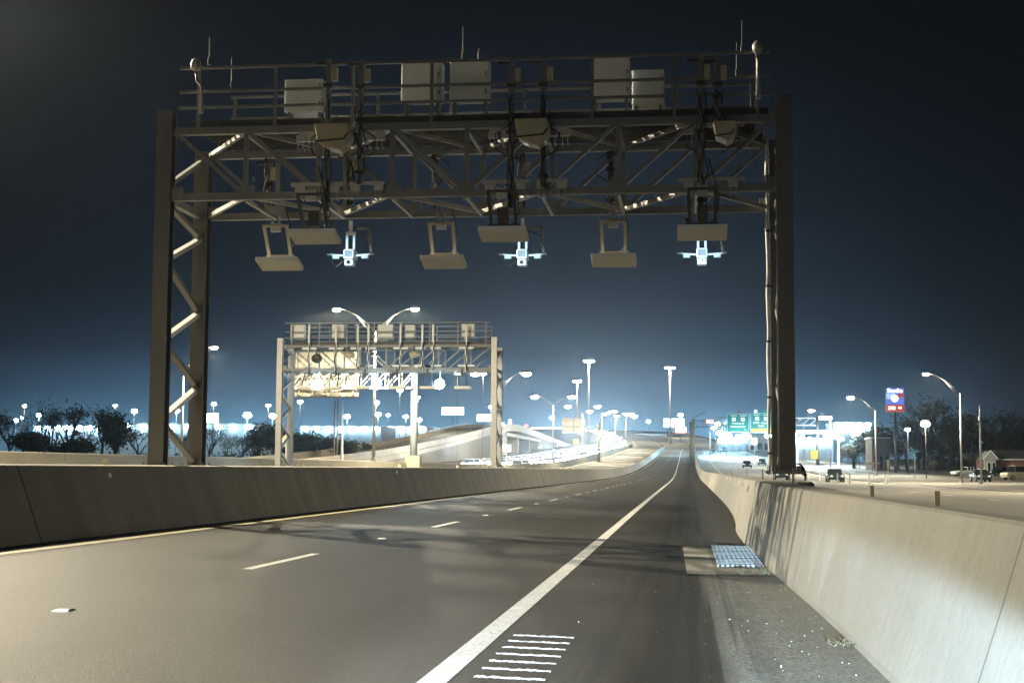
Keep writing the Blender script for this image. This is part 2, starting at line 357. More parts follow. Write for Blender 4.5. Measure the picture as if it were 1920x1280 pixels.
# raised pavement markers
mk = None
for k in range(9):
    y = 11.4+12.3*k-.1
    if mk is None:
        bb = MB(); bb.hexa([(-.07, -.09, 0), (.07, -.09, 0), (.07, .09, 0), (-.07, .09, 0), (-.055, -.03, .014), (.055, -.03, .014), (.055, .05, .014), (-.055, .05, .014)])
        mk = bb.build('pavement_marker', M['reflector']); o = mk
    else: o = mk.copy(); col.objects.link(o)
    o.location = (-5.03, y, zr(-5.03, y)+.001)
    tag(o, 'small white raised reflector between the lane dashes on the asphalt', 'road stud', 'raised pavement markers along the lane dashes')
mk0 = mk

# ------------------------------------------------------------------ barriers
def joints(t, co, per, ph=0, wd=.012, axis=1):
    sx = t.nodes.new('ShaderNodeSeparateXYZ'); t.links.new(co, sx.inputs[0])
    y = math_n(t, 'ADD', sx.outputs[axis], ph); f = math_n(t, 'ABSOLUTE', math_n(t, 'SUBTRACT', math_n(t, 'FRACT', math_n(t, 'DIVIDE', y, per)), .5))
    return rng(t, f, 0.0, wd/per*1.6, .35, 1)
M['barrier_l'] = mat('left barrier concrete', (.46, .435, .385), .85, 0, .15, 1.3, .12, 35, .3, (1, .6, .3), .1)
def lb_mask(t, co):
    k = joints(t, co, 18.3, -1.6, .03)
    mp = t.nodes.new('ShaderNodeMapping'); t.links.new(co, mp.inputs[0]); mp.inputs['Scale'].default_value = (0, 1.2, .06)
    no = t.nodes.new('ShaderNodeTexNoise'); no.inputs['Scale'].default_value = 1; no.inputs['Detail'].default_value = 4; t.links.new(mp.outputs[0], no.inputs[0])
    return math_n(t, 'MULTIPLY', k, rng(t, no.outputs[0], .35, .65, .88, 1.04))
masked(M['barrier_l'], lb_mask)
M['barrier_r'] = mat('right barrier concrete', (.285, .275, .242), .8, 0, .12, 1.2, .10, 45, .3, (1, .5, .35), .08)
def rb_mask(t, co):
    k = joints(t, co, 9.15, -.9, .014)
    sx = t.nodes.new('ShaderNodeSeparateXYZ'); t.links.new(co, sx.inputs[0])
    mp = t.nodes.new('ShaderNodeMapping'); t.links.new(co, mp.inputs[0]); mp.inputs['Scale'].default_value = (0, 1, .05)
    no = t.nodes.new('ShaderNodeTexNoise'); no.inputs['Scale'].default_value = 2.4; no.inputs['Detail'].default_value = 5; t.links.new(mp.outputs[0], no.inputs[0])
    st = rng(t, no.outputs[0], .47, .55, 0, 1)                                    # dark run-off streaks under the column
    zone = math_n(t, 'MULTIPLY', rng(t, sx.outputs[1], -3.4, -2.6), rng(t, sx.outputs[1], 2.2, 6.5, 1, 0))
    zone = math_n(t, 'MULTIPLY', zone, rng(t, sx.outputs[2], -.1, .7, .35, 1))
    s1 = math_n(t, 'SUBTRACT', 1, math_n(t, 'MULTIPLY', math_n(t, 'MULTIPLY', zone, st), .8))
    n3 = t.nodes.new('ShaderNodeTexNoise'); n3.inputs['Scale'].default_value = 7; n3.inputs['Detail'].default_value = 3; t.links.new(mp.outputs[0], n3.inputs[0])
    fine = rng(t, n3.outputs[0], .3, .7, .955, 1.03)
    return math_n(t, 'MULTIPLY', math_n(t, 'MULTIPLY', k, s1), fine)
masked(M['barrier_r'], rb_mask)

lb = thing('concrete_barrier', 'dark weathered concrete barrier along the left edge of the empty road', 'barrier', (-9.4, 27, 0))
b = MB(); rings = []
for y in sorted(set([y for y in YS if y <= 581])):
    rings.append([rp(-9.0, y, -.02), rp(-9.05, y, .10), rp(-9.42, y, 1.065), rp(-9.45, y, 1.08), rp(-9.75, y, 1.08), rp(-9.78, y, 1.065), rp(-10.15, y, .1), rp(-10.2, y, -.02)])
b.loft(rings).build('barrier_wall', M['barrier_l'], lb)
for y in [22.6, 46, 70, 94, 118, 142, 166, 190]:
    MB().cbox(rp(-9.36, y, .90), .02, .11, .11).build('reflector', M['reflector_y'], lb)
for k in range(10):
    y = 23.0+12.3*k*1.0
    MB().cbox(rp(-9.6, y, 1.13), .09, .03, .1).build('top_reflector', M['reflector_y'], lb)

def rbx(y, col_):
    return interp([(-60, (1.3, 1.6, 1.82, 1.085)[col_]), (0, (1.3, 1.6, 1.82, 1.085)[col_]), (12.5, (1.22, 1.58, 1.8, 1.075)[col_]), (16.6, (1.13, 1.36, 1.76, 1.09)[col_]), (18.0, (1.1, 1.3, 1.76, 1.10)[col_]), (20, (1.05, 1.26, 1.76, 1.10)[col_]), (24.2, (1.0, 1.24, 1.78, 1.11)[col_]), (24.5, (1.0, 1.24, 2.08, 1.12)[col_]), (31, (1.0, 1.24, 2.1, 1.12)[col_]), (36, (1.15, 1.4, 1.95, 1.09)[col_]), (45, (1.32, 1.6, 1.85, 1.08)[col_]), (60, (1.43, 1.72, 1.95, 1.08)[col_]), (130, (1.56, 1.85, 2.08, 1.08)[col_]), (600, (1.7, 2.0, 2.2, 1.08)[col_])], y)
rb = thing('concrete_barrier', 'pale streaked concrete barrier along the right shoulder, thickened under the gantry column', 'barrier', (1.6, 20, 0))
b = MB(); rings = []
for y in sorted(set([y for y in YS if y <= 585] + [2, 4, 6, 8, 12, 14, 15, 16, 16.6, 17, 17.4, 17.8, 18.2, 19, 22, 24.2, 24.5, 26, 28, 32, 34, 36, 38, 42, 46, 50, 60, 65, 80, 100])):
    a, t_, k_, h = (rbx(y, i) for i in range(4)); z0 = zr(1.3, y)
    P = lambda x, z: Vector((x+sh(y), y, z0+z))
    rings.append([P(a, -.05), P(a+.01, .06), P(t_-.01, h-.02), P(t_+.015, h), P(k_-.02, h), P(k_, h-.02), P(k_+.28, .05), P(k_+.3, -.1)])
b.loft(rings).build('barrier_wall', M['barrier_r'], rb)
for y in (20.0, 29, 38, 45, 51, 57, 63, 70):
    xx = rbx(y, 0) + (rbx(y, 1)-rbx(y, 0))*.82
    MB().hexa([(xx-.035, y-.005, .86), (xx+.07, y-.005, .86), (xx+.07, y+.012, .86), (xx-.035, y+.012, .86), (xx-.01, y-.005, .98), (xx+.095, y-.005, .98), (xx+.095, y+.012, .98), (xx-.01, y+.012, .98)]).build('reflector', M['reflector'], rb)
for y in (24, 30, 37, 45, 54, 64, 10.5, 14):
    MB().box(rbx(y, 2)-.08, rbx(y, 2)-.045, y-.01, y+.01, 1.0, 1.32 if y > 20 else 1.15).build('delineator_post', M['concrete_tan'], rb)

b2 = thing('concrete_barrier', 'tan concrete barrier beyond the opposing lanes, seen over the left barrier', 'barrier', (-22.9, 60, 0))
M['barrier_2'] = mat('tan barrier concrete', (.23, .212, .165), .85, 0, .12, .8, .1, 30, .3, (1, .5, 1), .1)
masked(M['barrier_2'], lambda t, co: joints(t, co, 12.2, 3.2, .03))
rings = []
for y in [y for y in YS if y <= 581]:
    rings.append([rp(-22.5, y, -.02), rp(-22.75, y, 1.2), rp(-22.79, y, 1.22), rp(-23.05, y, 1.22), rp(-23.09, y, 1.2), rp(-23.4, y, -.02)])
MB().loft(rings).build('barrier_wall', M['barrier_2'], b2)
# ------------------------------------------------------------------ drain on the shoulder
dr = thing('storm_drain', 'pale concrete drain apron with white slotted grates at the foot of the right barrier', 'drain', (.5, 21, 0))
b = MB(); z = .006
b.quad((-.02, 18.2, zr(0, 20)+z), (.34, 18.2, zr(.34, 20)+z), (.30, 24.7, zr(.3, 20)+z), (-.1, 24.7, zr(0, 20)+z)); b.build('apron', M['concrete'], dr)
MB().quad((.34, 18.2, .0), (1.02, 18.3, -.01), (.96, 24.9, -.01), (.30, 24.7, .0)).build('basin', M['asphalt_right'], dr)
for k in range(3):
    y0 = 19.6+k*1.75; b = MB()
    for i in range(9): x = .42+i*.067; b.box(x-.014, x+.014, y0, y0+1.35, .004, .03)
    for i in range(5): b.box(.38, 1.0, y0+i*.33, y0+i*.33+.04, .005, .034)
    b.build('grate', M['steel'], dr)
# dry grass and gravel along the foot of the wall
def tuft(loc, n, h, label):
    b = MB()
    for i in range(n):
        a = random.uniform(0, 6.28); r = random.uniform(0, .1); p = Vector((loc[0]+r*math.cos(a), loc[1]+r*2*math.sin(a), loc[2])); t = Vector((random.uniform(-.1, .06), random.uniform(-.1, .1), random.uniform(.3, 1)*h))
        wv = Vector((.006, random.uniform(-.006, .006), 0)); b.v += [p-wv, p+wv, p+t]; k = len(b.v); b.f.append((k-3, k-2, k-1))
    tag(b.build('dry_grass_tuft', M['straw']), label, 'grass')
M['straw'] = mat('straw', (.10, .075, .04), .9, 0, .2)
tuft((.7, 18.4, 0), 150, .08, 'brown dry grass tuft in front of the drain grates')
tuft((.95, 18.45, 0), 40, .14, 'thin dry grass tuft between drain and barrier')
tuft((1.15, 11.3, -.02), 60, .06, 'small dry grass clump at the foot of the right barrier')
b = MB()
for i in range(130):
    y = 6.5+random.random()**1.4*22; x = random.uniform(.0, 1.15) if random.random() < .8 else random.uniform(-1.2, .2); r = random.uniform(.003, .007)*(1.5 if random.random() < .1 else 1)
    b.ball((x, y, zr(x, y)+r*.5), r, r*random.uniform(.7, 1.3), r*.7, 5, 4)
tag(b.build('gravel', M['concrete_dark']), 'pale grit scattered over the right shoulder', 'gravel', kind='stuff')

# ------------------------------------------------------------------ gantries
def w_section(b, x, y, z0, z1, w=.30, d=.30, t=.03):      # I-section column, flanges facing +-Y
    b.box(x-w/2, x+w/2, y-d/2, y-d/2+t, z0, z1); b.box(x-w/2, x+w/2, y+d/2-t, y+d/2, z0, z1); b.box(x-t/2, x+t/2, y-d/2+t-.001, y+d/2-t+.001, z0, z1)
def gantry(label, x0, x1, Y, dep, zb, zt, zbot, ztop, zrail, npan=8, steel='steel', colm='column', half=None, rails=True):
    t = thing('toll_gantry', label, 'gantry', ((x0+x1)/2, Y+dep/2, zb))
    S = M[steel]
    for x in (x0, x1):
        for y in (Y, Y+dep):
            c = MB(); w_section(c, x, y, zb, zt if y == Y else ztop+.05); co = c.build('column', M[colm], t)
            p = MB(); p.box(x-.28, x+.28, y-.28, y+.28, zb-.03, zb+.03)
            for i in (-1, 1):
                for j in (-1, 1): p.tube([(x+.21*i, y+.21*j, zb+.03), (x+.21*i, y+.21*j, zb+.12)], .02, 6)
            p.build('base_plate', S, co)
        n = 3; hh = (zbot-.5-zb)/3.05
        for k in range(n):
            z = zb+.12+k*hh
            MB().bar((x, Y+dep-.1, z), (x, Y+.1, z+hh*.5), .12, .09).build('tower_brace', M[colm], t)
            MB().bar((x, Y+.1, z+hh*.52), (x, Y+dep-.1, z+hh*.98), .14, .09).build('tower_brace', M['steel_light'], t)  # paler steel puts the lamp light on these braces into their colour
        MB().bar((x, Y+dep-.1, zb+.12+n*hh), (x, Y+.1, zbot-.08), .12, .09).build('tower_brace', M[colm], t)
        MB().bar((x, Y, zbot), (x, Y+dep, zbot), .14).build('tower_brace', S, t)
        MB().bar((x, Y, zbot+.2), (x, Y+dep, ztop-.1), .09).build('tower_brace', S, t)
    xa, xb = x0+.17, x1-.17; half = half or npan//2
    for y in (Y, Y+dep):
        MB().box(xa, xb, y-.07, y+.07, ztop-.09, ztop+.05).build('top_chord', S, t)
        MB().box(xa, xb, y-.07, y+.07, zbot-.07, zbot+.07).build('bottom_chord', S, t)
        px = [xa+(xb-xa)*k/npan for k in range(npan+1)]
        for k, x in enumerate(px):
            if 0 < k < npan: MB().bar((x, y, zbot), (x, y, ztop), .085).build('truss_vertical', S, t)
            if k < npan:
                a, c = (ztop-.06, zbot+.06) if k < half else (zbot+.06, ztop-.06)
                MB().bar((x+.05, y, a), (px[k+1]-.05, y, c), .085, .075).build('truss_diagonal', S, t)
            gz = zbot if ((k < half) == True) else zbot
            g_ = MB(); g_.box(x-.17, x+.17, y-.078, y+.078, gz-.02, gz+.2)
            for i in range(4): g_.box(x-.13+i*.08, x-.11+i*.08, y-.09, y-.07, gz+.1, gz+.12)
            g_.build('gusset_plate', S, t)
    px = [xa+(xb-xa)*k/npan for k in range(npan+1)]
    for z, nm in ((ztop-.05, 'top_lacing'), (zbot-.02, 'bottom_lacing')):
        b = MB()
        for k in range(npan):
            p, q = ((Y+.06, Y+dep-.06) if k % 2 else (Y+dep-.06, Y+.06)); b.angle((px[k], p, z), (px[k+1], q, z-.001*k), .07)
            if k: b.bar((px[k], Y+.07, z-.045), (px[k], Y+dep-.07, z-.045), .06)
        b.build(nm, M['steel_light'] if nm == 'bottom_lacing' else S, t)
    # walkway, toe boards, hand rails
    w_ = MB()
    for k in range(60): x = xa+.3+(xb-xa-.6)*k/59; w_.box(x-.008, x+.008, Y+.15, Y+dep-.15, ztop+.10, ztop+.14)
    for k in range(8): y = Y+.2+(dep-.4)*k/7; w_.box(xa+.3, xb-.3, y-.01, y+.01, ztop+.06, ztop+.142)
    w_.build('walkway', M['steel_dark'], t)
    for y in (Y+.12, Y+dep-.12): MB().box(xa+.25, xb-.1, y-.012, y+.012, ztop+.07, ztop+.22).build('toe_board', M['steel_dark'], t)
    for y, e in ((Y-.02, 0), (Y+dep+.02, .3)):
        for z in (zrail, zrail-.47, zrail-.79): MB().bar((xa+.08+e, y, z), (xb-.05-e, y, z), .05).build('hand_rail', S, t)
        for k in range(8):
            x = xa+.45+(xb-xa-.75)*k/7; MB().box(x-.03, x+.03, y-.03+.06, y+.03+.06, ztop-.05, zrail+.02).build('rail_post', S, t)
    return t
YG, DG = 26.7, 2.2
g1 = gantry('tall grey steel toll gantry spanning the empty road, nearest the camera', -10.1, 1.79, YG, DG, 1.25, 8.2, 6.50, 7.82, 9.06)
# --- equipment on the near gantry, each piece a thing of its own
def cabinet(u0, v0, u1, v1, Y, d, label, group=None):
    a = at(u0, v1, Y); c = at(u1, v0, Y); x0, x1, z0, z1 = a.x, c.x, a.z, c.z
    t = thing('equipment_cabinet', label, 'cabinet', ((x0+x1)/2, Y+d/2, z0), group)
    MB().box(x0, x1, Y, Y+d, z0, z1).build('body', M['cabinet'], t, bevel=.012)
    MB().box(x0+.02, x1-.02, Y-.014, Y-.002, z0+.02, z1-.02).build('door', M['cabinet'], t, bevel=.005)
    b = MB()
    for i in range(2): b.box(x1-.06, x1-.04, Y-.03, Y-.015, z0+.12+i*.35, z0+.2+i*.35)
    b.build('latch', M['steel_dark'], t)
    b = MB(); b.box(x0+.05, x0+.1, Y+.05, Y+d-.05, 7.98, z0); b.box(x1-.1, x1-.05, Y+.05, Y+d-.05, 7.98, z0); b.build('bracket', M['steel'], t)
cabinet(533, 148, 605, 210, 27.9, .4, 'small pale equipment cabinet at the left end of the near gantry walkway')
cabinet(752, 114, 828, 190, 27.0, .35, 'pale equipment cabinet left of the antenna pair in the middle of the near gantry')
cabinet(843, 111, 916, 188, 27.0, .35, 'pale equipment cabinet under the tall central whip antenna on the near gantry')
cabinet(1108, 105, 1181, 185, 27.0, .35, 'tallest pale equipment cabinet on the right half of the near gantry')
cabinet(1185, 130, 1245, 197, 27.5, .4, 'low grey equipment cabinet behind the rail, next to the tallest cabinet')
def whip(u, v0, v1, Y, label, r=.012):
    a = at(u, v1, Y); c = at(u, v0, Y); t = thing('whip_antenna', label, 'antenna', a)
    MB().tube([a, c], [r, r*.5], 6).build('rod', M['steel_light'], t); MB().tube([a, a+Vector((0, 0, .14))], r*2, 8).build('base', M['steel_dark'], t)
whip(393, 70, 122, 26.7, 'bright short whip antenna above the left end of the near gantry rail', .018)
whip(434, 108, 166, 28.9, 'thin whip antenna on the rear rail at the left end of the near gantry')
whip(868, 51, 112, 27.1, 'tall whip antenna on top of the central cabinet')
whip(898, 91, 111, 27.1, 'stubby whip antenna on the right corner of the central cabinet')
whip(1391, 38, 100, 26.7, 'tall whip antenna near the right end of the gantry rail')
whip(1381, 80, 143, 28.9, 'thin whip antenna on the rear rail at the right end')
def beacon(u, v, flip, label):
    p = at(u, v, 26.55); t = thing('flood_light', label, 'light', p)
    MB().tube([p, p+Vector((flip*.02, 0, -.25)), p+Vector((flip*.12, 0, -.36)), p+Vector((flip*.12, 0, -.9))], [.03, .03, .03, .05], 8).build('bracket', M['steel_light'], t, smooth=True)
    MB().ball(p+Vector((0, -.03, .06)), .11, .08, .13).build('lamp_head', M['steel_light'], t, smooth=True)
beacon(368, 128, 1, 'unlit round floodlight on the left end post of the near gantry'); beacon(1421, 96, 0, 'unlit round floodlight on the right end post of the near gantry')
def panel(uc, vt, front, label, group):
    """flat tag-reader antenna hanging from a chord in a U-shaped frame"""
    Y = 25.95 if front else 28.7; wd = .9; p = at(uc, vt, Y); t = thing('tag_reader', label, 'antenna', (p.x, Y, p.z+1.2), group)
    tl = R(15); dy = .52*math.cos(tl); dz = -.52*math.sin(tl)
    q = [(p.x-wd/2, Y), (p.x+wd/2, Y)]
    x0, x1 = p.x-wd/2, p.x+wd/2
    MB().hexa([(x0, Y, p.z-.085), (x1, Y, p.z-.085), (x1, Y+dy, p.z-.085+dz), (x0, Y+dy, p.z-.085+dz), (x0, Y, p.z), (x1, Y, p.z), (x1, Y+dy, p.z+dz), (x0, Y+dy, p.z+dz)]).build('antenna_body', M['cabinet'], t, bevel=.01)
    MB().hexa([(x0+.012, Y+.01, p.z-.094), (x1-.012, Y+.01, p.z-.094), (x1-.012, Y+dy-.01, p.z-.094+dz), (x0+.012, Y+dy-.01, p.z-.094+dz), (x0+.012, Y+.01, p.z-.086), (x1-.012, Y+.01, p.z-.086), (x1-.012, Y+dy-.01, p.z-.086+dz), (x0+.012, Y+dy-.01, p.z-.086+dz)]).build('antenna_face', M['panel'], t)
    zt = p.z+.62; yt = Y-.12; ym = Y+.3; mm = M['steel_dark'] if front else M['housing']
    b = MB()
    for sx in (-.24, .24): b.bar((p.x+sx, yt, zt), (p.x+sx*.95, ym, p.z+.03), .06, .05)
    b.bar((p.x-.27, yt, zt), (p.x+.27, yt, zt), .05); b.bar((p.x-.3, ym, p.z+.05), (p.x+.3, ym, p.z+.05), .05); b.build('hanger_frame', mm, t)
    b = MB()
    for sx in (-.07, .07): b.bar((p.x+sx, yt+.04, 6.45), (p.x+sx, yt+.04, zt-.1), .04)
    b.box(p.x-.1, p.x+.1, yt, yt+.1, zt-.12, zt+.06); b.build('drop_arm', M['steel_light'], t)
    b = MB(); b.tube([(p.x+.12, yt+.1, 6.9), (p.x+.3, yt+.1, 6.2), (p.x+.28, ym, p.z+.3), (p.x+.15, ym+.05, p.z+.06)], .014, 6); b.build('cable', M['cable'], t)
    if front: MB().box(p.x-.1, p.x+.1, Y+.1, Y+.35, p.z+.06, p.z+.36).build('junction_box', M['steel_dark'], t, bevel=.015)
G_f = 'tag readers hung from the front chord'; G_b = 'tag readers hung from the rear chord'
panel(584, 428, True, 'dark-framed tag reader hung from the front chord, left of three, by the left camera', G_f)
panel(941, 423, True, 'dark-framed tag reader covering the arms of the middle camera', G_f)
panel(1317, 420, True, 'dark-framed tag reader above the right camera under the gantry', G_f)
panel(518, 481, False, 'beige-framed tag reader hanging lowest at the left end of the near gantry', G_b)
panel(828, 477, False, 'beige-framed tag reader hanging between the left and middle cameras', G_b)
panel(1150, 474, False, 'beige-framed tag reader hanging between the middle and right cameras', G_b)
def camera_unit(u, v, label):
    Y = 29.3; p = at(u, v, Y); t = thing('toll_camera', label, 'camera', (p.x, Y, p.z), 'blue-lit toll cameras under the near gantry')
    x, z = p.x, p.z
    b = MB()
    for s in (-.075, .075): b.bar((x+s, Y, z+.12), (x+s, Y, z+.5), .045)
    b.bar((x, Y, z+.5), (x, Y, 6.45), .07); b.box(x-.1, x+.1, Y-.03, Y+.03, z+.47, z+.53); b.build('fork', M['white'], t)
    MB().box(x-.11, x+.11, Y-.2, Y+.2, z-.06, z+.14).build('housing', M['white'], t, bevel=.03)
    MB().box(x-.095, x+.095, Y-.16, Y+.1, z-.2, z-.062).build('lower_housing', M['white'], t, bevel=.03)
    MB().box(x-.08, x+.08, Y-.215, Y-.201, z-.02, z+.11).build('hood_window', M['steel'], t)
    MB().tube([(x, Y-.185, z-.13), (x, Y-.161, z-.13)], .04, 12).build('lens', M['glass'], t)
    b = MB()
    for s in (-1, 1):
        b.bar((x+s*.11, Y, z+.03), (x+s*.40, Y, z+.05), .035); b.tube([(x+s*.24, Y, z+.0), (x+s*.38, Y, z+.0)], .035, 8); b.tube([(x+s*.38, Y, z+.06), (x+s*.5, Y, z+.06)], .02, 6)
    b.build('side_arm', M['white'], t)
    b = MB(); b.tube([(x-.32, Y, z), (x-.4, Y, z-.1), (x-.3, Y, z-.2), (x-.1, Y, z-.05)], .008, 5); b.tube([(x+.1, Y, z+.55), (x+.35, Y, z+.45), (x+.42, Y, z+.25), (x+.3, Y, z+.1)], .012, 5); b.build('cable', M['cable'], t)
    b = MB(); b.bar((x+.12, Y+.1, z+.62), (x+.4, Y+.1, z+.62), .05); b.bar((x+.38, Y+.1, z+.62), (x+.42, Y+.1, z+.12), .05); b.build('bracket', M['steel'], t)
    d = MB().tube([(x-.3, Y-.55, z+.66), (x-.3, Y-.5, z+.62)], [.05, .05], 10).build('illuminator', M['steel_dark'], t)
    light('SPOT', (x, Y-1.15, z-.05), (.46, .76, 1), 100, t, .05, 44, .5, (0, 1, .06), 'toll_camera_light')  # added blue spot hung in the air ahead of the housing to brighten it
camera_unit(657, 482, 'blue-lit white toll camera beneath the near gantry, leftmost of three')
camera_unit(980, 482, 'blue-lit white toll camera beneath the near gantry, middle of three')
camera_unit(1316, 480, 'blue-lit white toll camera beneath the near gantry, rightmost of three')
def mast(u, v0, v1, Y, label, seed):
    rnd = random.Random(seed); a = at(u, v1, Y); c = at(u, v0, Y); t = thing('equipment_mast', label, 'mast', a)
    MB().box(a.x-.045, a.x+.045, Y-.045, Y+.045, a.z, c.z).build('pole', M['steel'], t)
    for z in [a.z+.18, (a.z+c.z)/2, c.z-.55]: MB().box(a.x-.09, a.x+.09, Y-.075, Y+.06, z, z+.07).build('clamp', M['steel_dark'], t)
    b = MB(); b.box(a.x-.02, a.x+.02, Y-.02, Y+.3, c.z-.06, c.z-.02); b.box(a.x-.26, a.x-.02, Y-.02, Y+.02, c.z-.10, c.z-.05); b.build('top_arm', M['steel_dark'], t)
    MB().box(a.x+.06, a.x+.17, Y-.03, Y+.08, c.z-.42, c.z-.16).build('junction_box', M['housing'], t, bevel=.01)
    b = MB()
    for k in range(3):
        w_ = rnd.uniform(.02, .13); pts = [(a.x+w_*math.sin(i*1.3+k*2+seed), Y-.06-.02*k, 8.3-(8.3-a.z)*i/6) for i in range(7)]; b.tube(pts, .015-.003*k, 6)
    sgn = -1 if seed % 2 else 1; b.tube([(a.x, Y-.05, 7.75), (a.x+sgn*.3, Y-.05, 7.55), (a.x+sgn*.28, Y-.05, 7.25), (a.x+sgn*.04, Y-.06, 7.1)], .012, 5); b.build('cable', M['cable'], t)
mast(612, 112, 398, 26.45, 'dark cabled equipment mast beside the left camera', 1); mast(674, 114, 345, 26.5, 'dark equipment mast right of the left beige housing', 2)
mast(958, 112, 392, 26.45, 'dark cabled equipment mast above the middle front tag reader', 3); mast(1019, 110, 352, 26.5, 'dark equipment mast right of the middle beige housing', 4)
mast(1316, 106, 398, 26.45, 'dark cabled equipment mast above the right front tag reader', 5); mast(1346, 108, 262, 26.5, 'dark equipment mast over the rightmost beige housing', 6)
mast(501, 300, 400, 28.95, 'short rear equipment mast over the leftmost hanging tag reader', 7); mast(814, 260, 400, 28.95, 'short rear equipment mast left of the gantry middle', 8); mast(1145, 250, 395, 28.95, 'short rear equipment mast right of the gantry middle', 9)
mast(655, 290, 400, 28.95, 'short rear equipment mast above the left camera', 10); mast(978, 290, 400, 28.95, 'short rear equipment mast above the middle camera', 11)
def housing(u0, u1, v0, v1, Y, label):
    a = at(u0, v1, Y); c = at(u1, v0, Y); x0, x1, z0, z1 = a.x, c.x, a.z, c.z; h = z1-z0
    t = thing('sensor_housing', label, 'sensor', ((x0+x1)/2, Y, z0), 'beige sensor housings on the near gantry')
    prof = [(x0, z1), (x1-.04, z1), (x1, z0+h*.6), (x1-.06, z0+h*.18), (x1-.2, z0), (x0+.25, z0+h*.08), (x0+.06, z0+h*.3)]
    MB().prism(prof, Y, Y+.42).build('shell', M['housing'], t, bevel=.03)
    MB().prism([(x0+.02, z0+h*.34), (x1-.12, z0+h*.42), (x1-.05, z0+h*.62), (x1-.03, z0+h*.6), (x1-.1, z0+h*.36), (x0+.04, z0+h*.28)], Y-.02, Y-.001).build('seam', M['steel_dark'], t)
    MB().bar(((x0+x1)/2, Y+.3, z1-.02), ((x0+x1)/2, Y+.3, 7.95), .06).build('bracket', M['steel_dark'], t)
housing(588, 656, 229, 281, 26.1, 'beige curved sensor housing on the left part of the near gantry')
housing(964, 1030, 220, 273, 26.1, 'beige curved sensor housing at the middle of the near gantry')
housing(1337, 1382, 226, 267, 26.1, 'narrow beige sensor housing near the right column')
def clamp_rail(u0, u1, v0, v1, Y, label):
    a = at(u0, v1, Y); c = at(u1, v0, Y); t = thing('mounting_rail', label, 'rail', ((a.x+c.x)/2, Y, a.z))
    MB().box(a.x, c.x, Y-.03, Y+.03, a.z, c.z).build('rail', M['steel_light'], t, bevel=.008)
    w_ = c.x-a.x
    for f in (.17, .83):
        b = MB(); x = a.x+w_*f; b.box(x-.09, x+.09, Y-.045, Y+.05, a.z-.12, a.z-.002)
        for s in (-.05, .05): b.tube([(x+s, Y-.05, a.z-.14), (x+s, Y-.05, a.z-.26), (x+s, Y+.1, a.z-.27)], .01, 5)
        b.build('clamp', M['steel_light'], t)
clamp_rail(546, 645, 341, 350, 26.5, 'pale mounting rail on the bottom chord above the left front tag reader'); clamp_rail(655, 722, 340, 347, 26.55, 'pale mounting rail on the bottom chord right of the left mast')
clamp_rail(904, 993, 336, 345, 26.5, 'pale mounting rail on the bottom chord above the middle front tag reader'); clamp_rail(1005, 1064, 335, 343, 26.55, 'pale mounting rail right of the middle mast on the bottom chord')
clamp_rail(1270, 1396, 332, 340, 26.5, 'long pale mounting rail on the bottom chord above the right front tag reader'); clamp_rail(1270, 1396, 232, 240, 26.5, 'long pale mounting rail under the walkway at the right end')
clamp_rail(560, 590, 248, 255, 26.5, 'short pale mounting rail left of the left beige housing'); clamp_rail(683, 719, 245, 252, 26.5, 'short pale mounting rail right of the left beige housing')
clamp_rail(918, 956, 240, 248, 26.5, 'short pale mounting rail left of the middle beige housing'); clamp_rail(1030, 1066, 238, 244, 26.5, 'short pale mounting rail right of the middle beige housing')
cd = thing('conduit', 'white cable conduit running up the rear right gantry column', 'conduit', (1.6, 28.7, 1.2))
pts = [(1.585+.012*math.sin(z*5), 28.74, z) for z in [1.2+.4*i for i in range(18)]]
MB().tube(pts, .03, 8).build('pipe', M['white'], cd, smooth=True)
for i in range(6): MB().box(1.55, 1.66, 28.71, 28.78, 1.6+i*1.1, 1.64+i*1.1).build('clamp', M['steel_dark'], cd)
cb = MB()
for k in range(4): cb.tube([(1.96, 26.75+.06*k, 1.40-.05*k), (2.03+.01*k, 26.75+.06*k, 1.40-.05*k), (2.09+.012*k, 26.75+.06*k, 1.33-.05*k), (2.12+.01*k, 26.77+.06*k, 1.22), (2.12, 26.8+.06*k, 1.1)], .018, 6)
tag(cb.build('cable_bundle', M['cable'], smooth=True), 'black cable loops curling down beside the foot of the right gantry column', 'cable')

# far gantry over the opposing lanes
YF = 75.5
fa = lambda u, v: at(u, v, YF)
g2 = gantry('pale steel toll gantry standing over the opposing lanes, behind the left barrier', fa(523, 800).x, fa(926, 800).x, YF, 2.2, 1.3, fa(926, 632).z, fa(720, 692).z, fa(720, 648).z, fa(720, 605).z, steel='steel', colm='steel_light')
zc2, zb2 = fa(720, 648).z, fa(720, 692).z
def cab2(u0, u1, v0, v1, label):
    a, c = fa(u0, v1), fa(u1, v0); t = thing('equipment_cabinet', label, 'cabinet', ((a.x+c.x)/2, YF+.3, a.z))
    MB().box(a.x, c.x, YF+.25, YF+.6, a.z, c.z).build('body', M['cabinet'], t, bevel=.01); MB().box(a.x+.03, c.x-.03, YF+.235, YF+.248, a.z+.03, c.z-.03).build('door', M['cabinet'], t)
cab2(542, 569, 607, 636, 'pale cabinet at the left end of the far gantry'); cab2(620, 643, 607, 634, 'grey cabinet second from left on the far gantry'); cab2(706, 735, 607, 636, 'pale cabinet at the middle of the far gantry')
cab2(757, 776, 608, 634, 'narrow grey cabinet right of the middle on the far gantry'); cab2(864, 888, 606, 633, 'grey cabinet near the right end of the far gantry')
